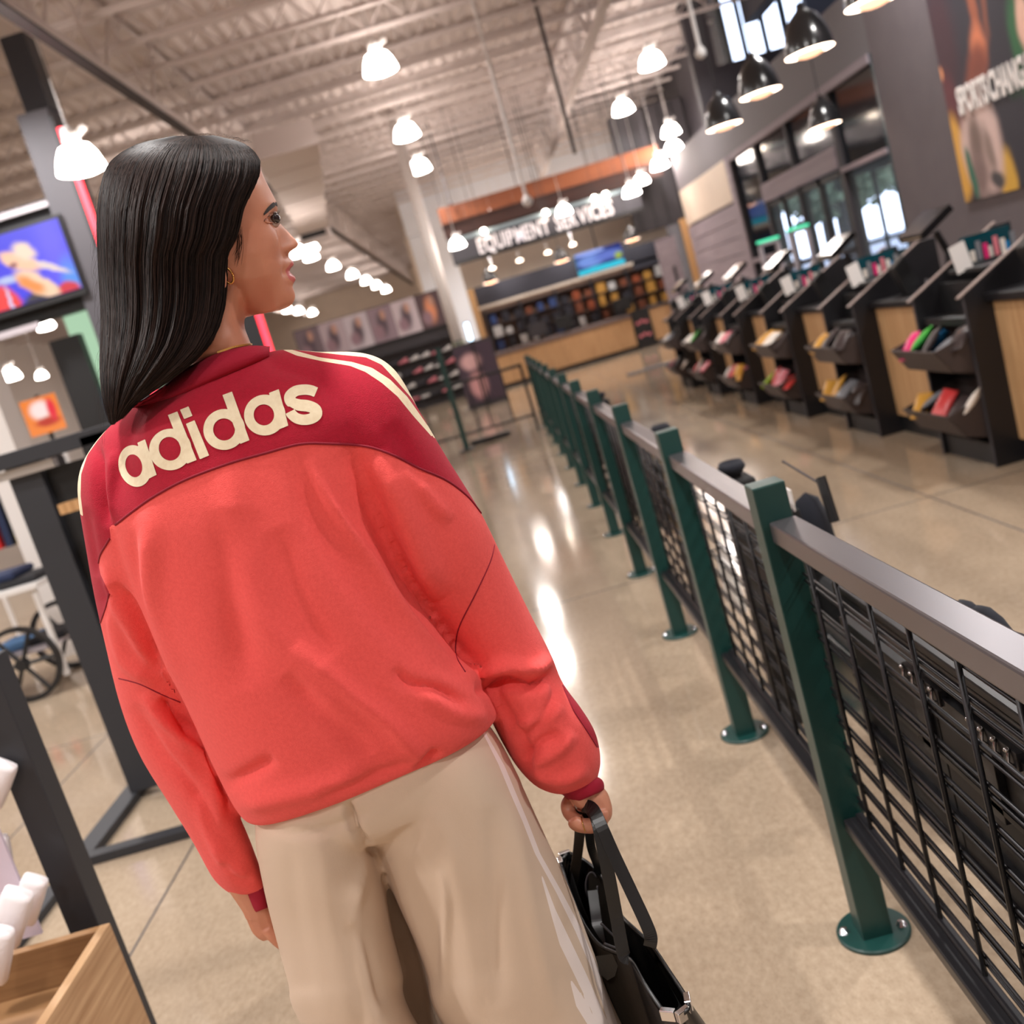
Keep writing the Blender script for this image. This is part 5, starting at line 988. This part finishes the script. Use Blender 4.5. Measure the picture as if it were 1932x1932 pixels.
# arms inside the sleeves down to the hands
def chain(pts, n=12): mbh.tube([Wv(x, y, d) for x, y, d, r in pts], [r for *_, r in pts], n)
def schain(pts, m=None, n=12):
    S = spl(np.array([[x, y, d, r * 1000] for x, y, d, r in pts]), m or 5 * len(pts)); mbh.tube([Wv(a, b, c) for a, b, c, r in S], [r / 1000 for *_, r in S], n)
mbh.loft(loft_rings([(300, 830, 640, 780, .08, 0), (300, 1000, 720, 930, .09, 0), (400, 1250, 780, 1150, .09, 0), (500, 1440, 860, 1310, .09, 0)], 20, 40))
schain([(620, 800, 0, .045), (760, 960, -.01, .036), (900, 1180, -.032, .034), (985, 1300, -.034, .031), (1056, 1415, -.022, .028), (1098, 1485, -.016, .0245), (1108, 1505, -.016, .0235)])
schain([(300, 850, 0, .045), (238, 1000, -.03, .036), (282, 1220, -.058, .033), (345, 1420, -.062, .031), (420, 1590, -.058, .027), (480, 1695, -.064, .0225), (490, 1720, -.064, .0215)])
# right hand gripping the straps
schain([(1105, 1498, -.016, .022), (1122, 1512, -.012, .021), (1133, 1530, -.006, .0165), (1134, 1545, -.004, .013)])
schain([(1098, 1500, -.02, .019), (1082, 1508, -.026, .0125), (1072, 1520, -.024, .0105), (1074, 1534, -.018, .0092), (1084, 1544, -.008, .0085), (1096, 1548, .0, .007)])     # thumb
for k, (d, dy, L_, r) in enumerate(((.016, 0, 1.0, .0088), (.0, 3, 1.1, .009), (-.016, 4, 1.05, .0088), (-.031, 2, .85, .0078))):
    schain([(1134, 1530 + dy, d - .004, r * 1.15), (1134, 1546 + dy, d, r * 1.1), (1122, 1555 + dy, d, r * 1.05), (1104 - 3 * L_, 1556 + dy, d, r), (1086 - 8 * (L_ - 1), 1552 + dy, d, r * .95), (1080 - 10 * (L_ - 1), 1545 + dy, d, r * .8)], 26, 10)
# left hand hanging beyond the trouser leg
schain([(486, 1705, -.064, .0215), (495, 1725, -.066, .022), (503, 1742, -.068, .022), (512, 1756, -.07, .019)])
for k, (ox, oy, L_, d) in enumerate(((-8, 4, .8, -.052), (-1, 6, 1.0, -.06), (6, 5, 1.05, -.07), (13, 2, .95, -.082))):
    schain([(512 + ox, 1746 + oy, d, .0095), (528 + ox, 1766 + oy, d, .009), (542 + ox, 1766 + 16 * L_ + oy, d - .012, .0082), (546 + ox, 1762 + 26 * L_ + oy, d - .026, .007)], 20, 10)
schain([(500, 1722, -.075, .012), (516, 1742, -.09, .0105), (528, 1765, -.096, .009), (534, 1782, -.094, .0075)], 18, 10)
V, F = remesh(mbh, .0021, 2, 'skin_tmp'); N = vnorm(V, F); P = PX(V)
near = V[:, 1] < 1.36
LIP = [(538, 510), (546, 500), (551, 491), (563, 492), (563, 503), (556, 508), (552, 513), (561, 518), (567, 527), (563, 535), (554, 534), (546, 527), (541, 518)]
g = psdf(P, LIP)
(a, b, c), (a2, b2, c2) = split(V, F, N, g)
adopt(tri_obj('body', a2, b2, c2, M('skin'))); lp = adopt(tri_obj('lips', a, b, c, M('lip'))); lp['label'] = 'soft pink parted lips'
BH = BVHTree.FromPolygons([Vector(v) for v in V], [tuple(map(int, f)) for f in F])
# eye, lid, lashes, brow
ep = surf(510, 415, 0, BH); vdE = (ep - O3) / np.linalg.norm(ep - O3); ec = ep + vdE * .0094 + np.array([.0012, 0, .0])
def ball(c, r, name, m_, sc=(1, 1, 1), n=20):
    m = MB(); m.lathe([(r * math.sin(PI * k / 12) * sc[0], r * math.cos(PI * k / 12) * sc[2]) for k in range(13)], tuple(c), n); return adopt(m.build(name, M(m_), smooth=True))
eb = ball(ec, .0108, 'eye', 'eye_white_shaded')
ip = surf(514.5, 414.5, .0005, BH)
dirE = np.array([.72, -.68, -.05]); dirE /= np.linalg.norm(dirE)
m = MB(); u = np.cross(dirE, [0, 0, 1]); u /= np.linalg.norm(u); w = np.cross(dirE, u)
rr = []
for r, o in ((.0001, .0114), (.0035, .0111), (.0064, .0094), (.0067, .0078)):
    rr.append([ec + dirE * o + r * (math.cos(a) * u + math.sin(a) * w) for a in np.linspace(0, 2 * PI, 18, endpoint=False)])
m.loft(rr, False); adopt(m.build('iris', M('iris'), smooth=True))
mat('hair', (27, 19, 18), .46, spec=.22); mat('hair2', (52, 36, 31), .46, spec=.28); mat('brow', (42, 28, 24), .6)
def lid(pts, r, name, m_='skin', off=.0012):
    q = [surf(x, y, off, BH) for x, y in spl(pts, 14)]; q = [k for k in q if k is not None]
    n = len(q); return adopt(MB().tube(q, [r * math.sin(PI * (i + .6) / (n + .2)) ** .6 for i in range(n)], 6, flat=.6).build(name, M(m_), smooth=True))
lid([(499, 417), (504, 409.5), (511, 406), (518, 405), (522, 406)], .0017, 'eyelid'); lid([(500, 418.0), (506, 420.3), (513, 421), (519, 420.5)], .0016, 'eyelid')
lid([(498, 417.5), (503.5, 410.5), (511, 407.6), (518, 407)], .0006, 'lash_line', 'brow', .002)
m = MB()
for i in range(16):
    t = i / 15; x = 503 + 18 * t; y = 410 - 4 * t; p = surf(x, y, .002, BH)
    if p is None: p = surf(516, 407, .002, BH)
    e = p + np.array([.0045 + .003 * t, -.003, .0035 + .001 * t]); mm = (p + e) / 2 + np.array([.0012, -.001, -.001]); m.tube([p, mm, e], [.00028, .0002, .00006], 3)
for i in range(8):
    t = i / 7; p = surf(506 + 11 * t, 421.5, .0015, BH)
    if p is not None: m.tube([p, p + np.array([.003, -.002, -.002])], [.0002, .00006], 3)
tag(adopt(m.build('eyelashes', M('brow'))), None, None, kind='stuff')
rb = random.Random(5); m = MB()
BRW = spl([(498, 403.5), (503, 395), (509, 388), (516, 381.5), (521.5, 379.5), (523.5, 384)], 60); BRWL = spl([(498.5, 406), (506, 400), (512, 395), (518, 390.5), (522, 389), (523, 390)], 60)
for i in range(900):
    t = min(59, int(60 * rb.random())); s_ = rb.random(); x, y = BRW[t] * (1 - s_) + BRWL[t] * s_; p = surf(x, y, .0006, BH); t2 = max(0, t - 7); s2 = min(1, max(0, s_ - .25)); x2, y2 = BRW[t2] * (1 - s2) + BRWL[t2] * s2; q = surf(x2, y2, .0011, BH)
    if p is None or q is None or np.linalg.norm(p - q) > .012: continue
    m.tube([p, (p + q) / 2 + [0, -.0006, 0], q], [.0003, .00025, .00008], 3)
tag(adopt(m.build('eyebrow', M('brow'))), None, None, kind='stuff')
# ear partly under the hair, hoop earring, necklace, ring
e_c = surf(410, 500, .002, BH)
if e_c is not None:
    m = MB(); rr = []
    for t in np.linspace(0, 2 * PI, 22, endpoint=False):
        c = e_c + np.array([.011 * math.cos(t) - .008, -.004, .026 * math.sin(t)]); k = .0042 * (1.2 - .4 * math.sin(t)); rr.append([c + k * (math.cos(a) * np.array([math.cos(t), 0, math.sin(t)]) + math.sin(a) * np.array([0, 1, 0])) for a in np.linspace(0, 2 * PI, 8, endpoint=False)])
    m.loft(rr + [rr[0]], False); adopt(m.build('ear', M('skin'), smooth=True))
eh = surf(429, 521, .004, BH)
m = MB(); m.tube([eh + np.array([.0052 * math.cos(t) + .001, -.002 * math.sin(t), .0085 * math.sin(t)]) for t in np.linspace(0, 2 * PI, 26)], .0013, 8); adopt(m.build('earring', M('gold'), smooth=True))
nk = [surf(x, y, .0012, BH) for x, y in spl([(412, 664), (425, 660), (440, 655), (455, 652), (468, 650), (474, 650)], 44)]; nk = [q for q in nk if q is not None]; m = MB()
for i, q in enumerate(nk): r = .0011; m.cbox(q, (r * 1.3, 0, 0), (0, r * .6, 0), (0, 0, r * (1 if i % 2 else .6)))
tag(adopt(m.build('necklace', M('gold'))), None, None, kind='stuff')
rp = Wv(1099, 1556, .016); m = MB(); m.tube([rp + np.array([.001, .0094 * math.cos(t), .0094 * math.sin(t)]) for t in np.linspace(0, 2 * PI, 20)], .0008, 6); adopt(m.build('finger_ring', M('gold'), smooth=True))
# ---------------- hair: dark inner mass and long strands
HR = np.array([(330, 257, 402, 256, .02, .00), (266, 270, 456, 269, .05, .0), (226, 290, 481, 288, .066, .0), (204, 312, 491, 309, .078, .0), (192, 345, 485, 342, .088, .0), (186, 385, 463, 384, .094, .0), (184, 424, 455, 420, .096, .0), (185, 452, 446, 450, .096, .0), (187, 484, 429, 480, .092, .0), (189, 522, 427, 522, .088, .002), (192, 565, 424, 566, .083, .008),
      (194, 605, 415, 605, .078, .016), (193, 645, 398, 644, .072, .026), (192, 684, 366, 680, .062, .04), (194, 722, 322, 714, .05, .052), (199, 756, 286, 738, .036, .062), (206, 782, 252, 760, .022, .066), (212, 802, 228, 790, .01, .066)], float)
KS = 44; HS = spl(HR, KS)
def hair_pt(t, al, lift=0.0, far=False):   # t 0..1 down the hair, al 0..1 from back to face side
    r = np.array([np.interp(t * (KS - 1), np.arange(KS), HS[:, j]) for j in range(6)]); u = -math.cos(PI * al); s = math.sin(PI * al) ** (.8 if al < .5 else .8 - .5 * min(1, (al - .5) * 3))
    x = r[0] + (r[2] - r[0]) * (1 + u) / 2; y = r[1] + (r[3] - r[1]) * (1 + u) / 2
    return x, y, r[5] + (r[4] + lift) * s * (-1 if far else 1)
def clump(t, al): return (.0035 * math.sin(al * 41 + 2 * t) + .0025 * math.sin(al * 83 + 5 * t + 1) + .003 * math.sin(al * 19 - 3 * t)) * min(1, t * 2.2)
mb = MB(); RG = []
for k in range(KS):
    t = k / (KS - 1); r = []
    for j in range(72):
        a = 2 * PI * j / 72; al = math.acos(max(-1, min(1, -math.cos(a)))) / PI; far = math.sin(a) < 0
        x, y, d = hair_pt(t, al, clump(t, al) - .007, far); r.append((x, y, d))
    r = np.array(r); cx = r.mean(0); r[:, :2] = cx[:2] + (r[:, :2] - cx[:2]) * .985; RG.append(Wv(r[:, 0], r[:, 1], r[:, 2]))
mb.loft(RG); hb_ = adopt(mb.build('hair', M('hair'), smooth=True)); hb_['label'] = 'long straight dark brown hair'
def strands(n, seed, rad, m_, spread=.004, name='strands'):
    r = np.random.RandomState(seed); CL = np.sort(np.random.RandomState(77).uniform(.01, .99, 170)); CLL = np.random.RandomState(78).normal(0, .0016, 170); SEG = 20; tt = np.linspace(0, 1, SEG); VV = []; FF = []; base = 0
    jj = np.clip(tt * (KS - 1), 0, KS - 1.001); i0 = jj.astype(int); fr = (jj - i0)[:, None]; RI = HS[i0] * (1 - fr) + HS[i0 + 1] * fr
    for k in range(n):
        al = r.beta(.9, .9) * .98 + .01; end = 1 - abs(r.normal(0, .05)) if r.random_sample() < .8 else r.uniform(.75, 1); st = r.uniform(0, .02) if r.random_sample() < .85 else r.uniform(0, .3)
        T = st + (end - st) * tt; jj = np.clip(T * (KS - 1), 0, KS - 1.001); i0 = jj.astype(int); fr = (jj - i0)[:, None]; R_ = HS[i0] * (1 - fr) + HS[i0 + 1] * fr
        ph = r.uniform(0, 6.28); A = al + .012 * np.sin(T * 6 + ph) * T + .006 * np.sin(T * 17 + ph * 2) * T; ci = int(np.abs(CL - al).argmin()); A = A + (CL[ci] - al) * .75 * np.minimum(1, T * 1.4); A = np.clip(A, .002, .998)
        u = -np.cos(PI * A); s = np.sin(PI * A) ** np.where(A < .5, .8, .8 - .5 * np.minimum(1, (A - .5) * 3)); x = R_[:, 0] + (R_[:, 2] - R_[:, 0]) * (1 + u) / 2; y = R_[:, 1] + (R_[:, 3] - R_[:, 1]) * (1 + u) / 2
        cl = (.0035 * np.sin(A * 41 + 2 * T) + .0025 * np.sin(A * 83 + 5 * T + 1) + .003 * np.sin(A * 19 - 3 * T)) * np.minimum(1, T * 2.2)
        lf = cl * .45 + CLL[ci] * np.minimum(1, T * 3) + r.uniform(-.003, spread) * np.minimum(1, .25 + T); d = R_[:, 5] + (R_[:, 4] + lf) * s
        x = x + r.normal(0, 1.0) * T * 2; C = Wv(x, y, d)
        rd = rad * np.minimum(1, (1 - tt) * 6 + .25) * r.uniform(.7, 1.2)
        tg = np.gradient(C, axis=0); tg /= np.linalg.norm(tg, axis=1, keepdims=True) + 1e-9; u1 = np.cross(tg, [0, 1, 0]); u1 /= np.linalg.norm(u1, axis=1, keepdims=True) + 1e-9; u2 = np.cross(tg, u1)
        for q in range(3):
            an = 2 * PI * q / 3 + .5; VV.append(C + rd[:, None] * (math.cos(an) * u1 + math.sin(an) * u2))
        for q in range(3):
            a0 = base + q * SEG; b0 = base + ((q + 1) % 3) * SEG; i = np.arange(SEG - 1)
            FF.append(np.stack([a0 + i, a0 + i + 1, b0 + i + 1], 1)); FF.append(np.stack([a0 + i, b0 + i + 1, b0 + i], 1))
        base += 3 * SEG
    o = tri_obj(name, np.vstack(VV), np.vstack(FF), None, M(m_)); o.parent = hb_; tag(o, None, None, kind='stuff'); return o
strands(5200, 11, .00042, 'hair', .006); strands(2400, 12, .00034, 'hair2', .007)
# sideburn wisps and flyaways
m = MB(); r = random.Random(9)
for i in range(22):
    x0 = r.uniform(443, 456); y0 = r.uniform(425, 445); x1 = x0 + r.uniform(-4, 6); y1 = y0 + r.uniform(30, 75)
    L_ = [surf(x, y, .0008, BH) for x, y in spl([(x0, y0), ((x0 + x1) / 2 + r.uniform(0, 7), (y0 + y1) / 2), (x1 - 4, y1)], 8)]
    if all(q is not None for q in L_): m.tube(L_, [.00016] * 7 + [.00004], 3)
for i in range(70):
    t0 = r.uniform(.1, .9); x, y, d = hair_pt(t0, .02 + .02 * r.random()); L_ = []
    ax, ay = r.uniform(-30, -6), r.uniform(30, 90)
    for k in range(8): f = k / 7; L_.append(Wv(x + ax * f * (1.4 - f) + 2 * math.sin(5 * f + i), y + ay * f, d + .01 * f))
    m.tube(L_, .00007, 3)
for i in range(60):
    x = r.uniform(240, 460); y = np.interp(x, [226, 266, 330, 402, 456, 481], [290, 270, 257, 256, 269, 288]); L_ = [Wv(x + k * r.uniform(2, 5), y - math.sin(k / 6 * PI) * r.uniform(2, 8) + 1, .0) for k in range(7)]; m.tube(L_, .00007, 3)
o = m.build('flyaway_hairs', M('hair2')); o.parent = hb_; tag(o, None, None, kind='stuff')
# ================================================================== TOTE BAG in the right hand
mat('leather', (52, 46, 40), .38, bump=(120, .2, .001)); mat('leather_black', (16, 15, 16), .36, bump=(200, .25, .0008)); mat('strap', (20, 20, 22), .3); mat('silver', (225, 222, 224), .18, metal=1)
bg = thing('tote_bag', 'open black leather tote bag held by its straps in the right hand', 'bag', (-.05, 1.22, .14))
def inb(o): o.parent = bg; o.matrix_parent_inverse = Matrix.Translation((.05, -1.22, -.14)); return o
def Zq(x, y, z): r_ = ray(x, y); t = (z - H) / r_[2]; q = r_ * t; return np.array([q[0], q[1], z])
rim = [(1058, 1630), (1066, 1616), (1076, 1610), (1112, 1630), (1140, 1660), (1168, 1722), (1196, 1752), (1228, 1782), (1262, 1832), (1298, 1888), (1297, 1905), (1283, 1915), (1268, 1918), (1252, 1908), (1216, 1856), (1190, 1812), (1158, 1796), (1128, 1780), (1100, 1740), (1078, 1690)]
S = spl(rim + [rim[0]], 81)[:-1]; top_ = np.array([Zq(x, y, .60 + .012 * math.sin(i * .35)) for i, (x, y) in enumerate(S)])
cen = top_.mean(0); rows = []
for f, zz in ((0, 0), (.15, .05), (.4, .16), (.75, .34), (1, .45)):
    k = 1 + .25 * f; row = []
    for p in top_:
        q = p.copy(); q[0] = cen[0] + (p[0] - cen[0]) * (1 + 1.1 * f ** .7) - .006 * f; q[1] = cen[1] + (p[1] - cen[1]) * (1 + .08 * f); q[2] = p[2] - zz; row.append(q)
    rows.append(row)
m = MB(); m.loft(rows, False); n_ = len(m.v); m.v.append(tuple(np.array(rows[-1]).mean(0))); m.f += [((len(rows) - 1) * 80 + (i + 1) % 80, (len(rows) - 1) * 80 + i, n_) for i in range(80)]
inb(m.build('shell', M('leather'), smooth=True)); m = MB(); rows2 = [[(np.array(p) - cen) * [.8, .965, 1] + cen for p in r_] for r_ in rows[:4]]; m.loft(rows2, False); n_ = len(m.v); m.v.append(tuple(np.array(rows2[-1]).mean(0))); m.f += [(3 * 80 + (i + 1) % 80, 3 * 80 + i, n_) for i in range(80)]
inb(m.build('lining', M('leather_black'), smooth=True, fix=False)); inb(MB().tube(list(top_) + [top_[0]], .0028, 6).build('rim_binding', M('leather_black'), smooth=True))
for i0, i1 in ((1, 2), (3, 5)): pass
def clip(px, py, rot): q = Zq(px, py, .607); c, s = math.cos(rot), math.sin(rot); inb(MB().cbox(q, (.009 * c, .009 * s, 0), (-.004 * s, .004 * c, 0), (0, 0, .007)).build('corner_clip', M('silver'), bevel=.001))
clip(1066, 1614, .1); clip(1058, 1628, 1.7); clip(1261, 1914, -.5); clip(1289, 1914, .5); clip(1298, 1890, 1.5)
def strap(pts, w_=.0075, th=.0016, name='strap', m_='strap', zs=None):
    S_ = spl(np.array(pts, float), 40); C = Wv(S_[:, 0], S_[:, 1], S_[:, 2]); tg = np.gradient(C, axis=0); tg /= np.linalg.norm(tg, axis=1, keepdims=True); vd = C - O3; vd /= np.linalg.norm(vd, axis=1, keepdims=True)
    u = np.cross(tg, vd); u /= np.linalg.norm(u, axis=1, keepdims=True); w2 = np.cross(tg, u); R_ = [[C[i] + a * w_ * u[i] + b * th * w2[i] for a, b in ((-1, -1), (1, -1), (1, 1), (-1, 1))] for i in range(40)]
    return inb(MB().loft(R_).build(name, M(m_), bevel=.0005))
strap([(1098, 1522, -.01), (1112, 1524, .012), (1126, 1545, .03), (1136, 1590, .045), (1150, 1660, .055), (1163, 1730, .06), (1176, 1798, .07), (1184, 1806, .07)], .0085)
strap([(1100, 1520, .0), (1118, 1526, .022), (1135, 1560, .04), (1158, 1612, .055), (1190, 1680, .075), (1218, 1740, .09), (1228, 1768, .095), (1226, 1786, .095)], .0082)
strap([(1092, 1524, -.02), (1094, 1560, -.06), (1092, 1590, -.12), (1087, 1630, -.17), (1080, 1668, -.19)], .0075, .0016, 'strap', 'leather')
strap([(1102, 1526, -.02), (1110, 1560, -.04), (1116, 1600, -.09), (1128, 1635, -.13), (1126, 1648, -.14)], .0065)
m = MB(); m.tube([Wv(1100 + 18 * math.cos(t) * .6 + 16, 1672 + 26 * math.sin(t), -.13) for t in np.linspace(0, 5.6, 24)], .0014, 6); inb(m.build('cord', M('charcoal'), smooth=True))
strap([(1118, 1680, -.13), (1126, 1740, -.1), (1134, 1785, -.06), (1140, 1800, -.05)], .0075, .002, 'hang_tag')
m = MB(); pts2 = [(1124, 1804), (1155, 1800), (1166, 1822), (1160, 1842), (1146, 1850), (1132, 1838)]; A_ = [Wv(x, y, .028) for x, y in pts2]; B_3 = [Wv(x, y, .024) for x, y in pts2]; m.loft([A_, B_3]); inb(m.build('tag_end', M('leather_black')))
m = MB(); m.tube([Wv(x, y, .0) for x, y in spl([(1134, 1742), (1160, 1768), (1178, 1782)], 12)], .0016, 6); m.tube([Wv(x, y, .03) for x, y in spl([(1140, 1780), (1170, 1792), (1186, 1802)], 12)], .0016, 6); inb(m.build('piping', M('charcoal'), smooth=True))
inb(MB().lathe([(.009, -.004), (.012, -.004), (.012, .004), (.009, .004), (.009, -.004)], tuple(Wv(1100, 1514, -.005)), 20, axis=1).build('strap_ring', M('silver'), smooth=True))
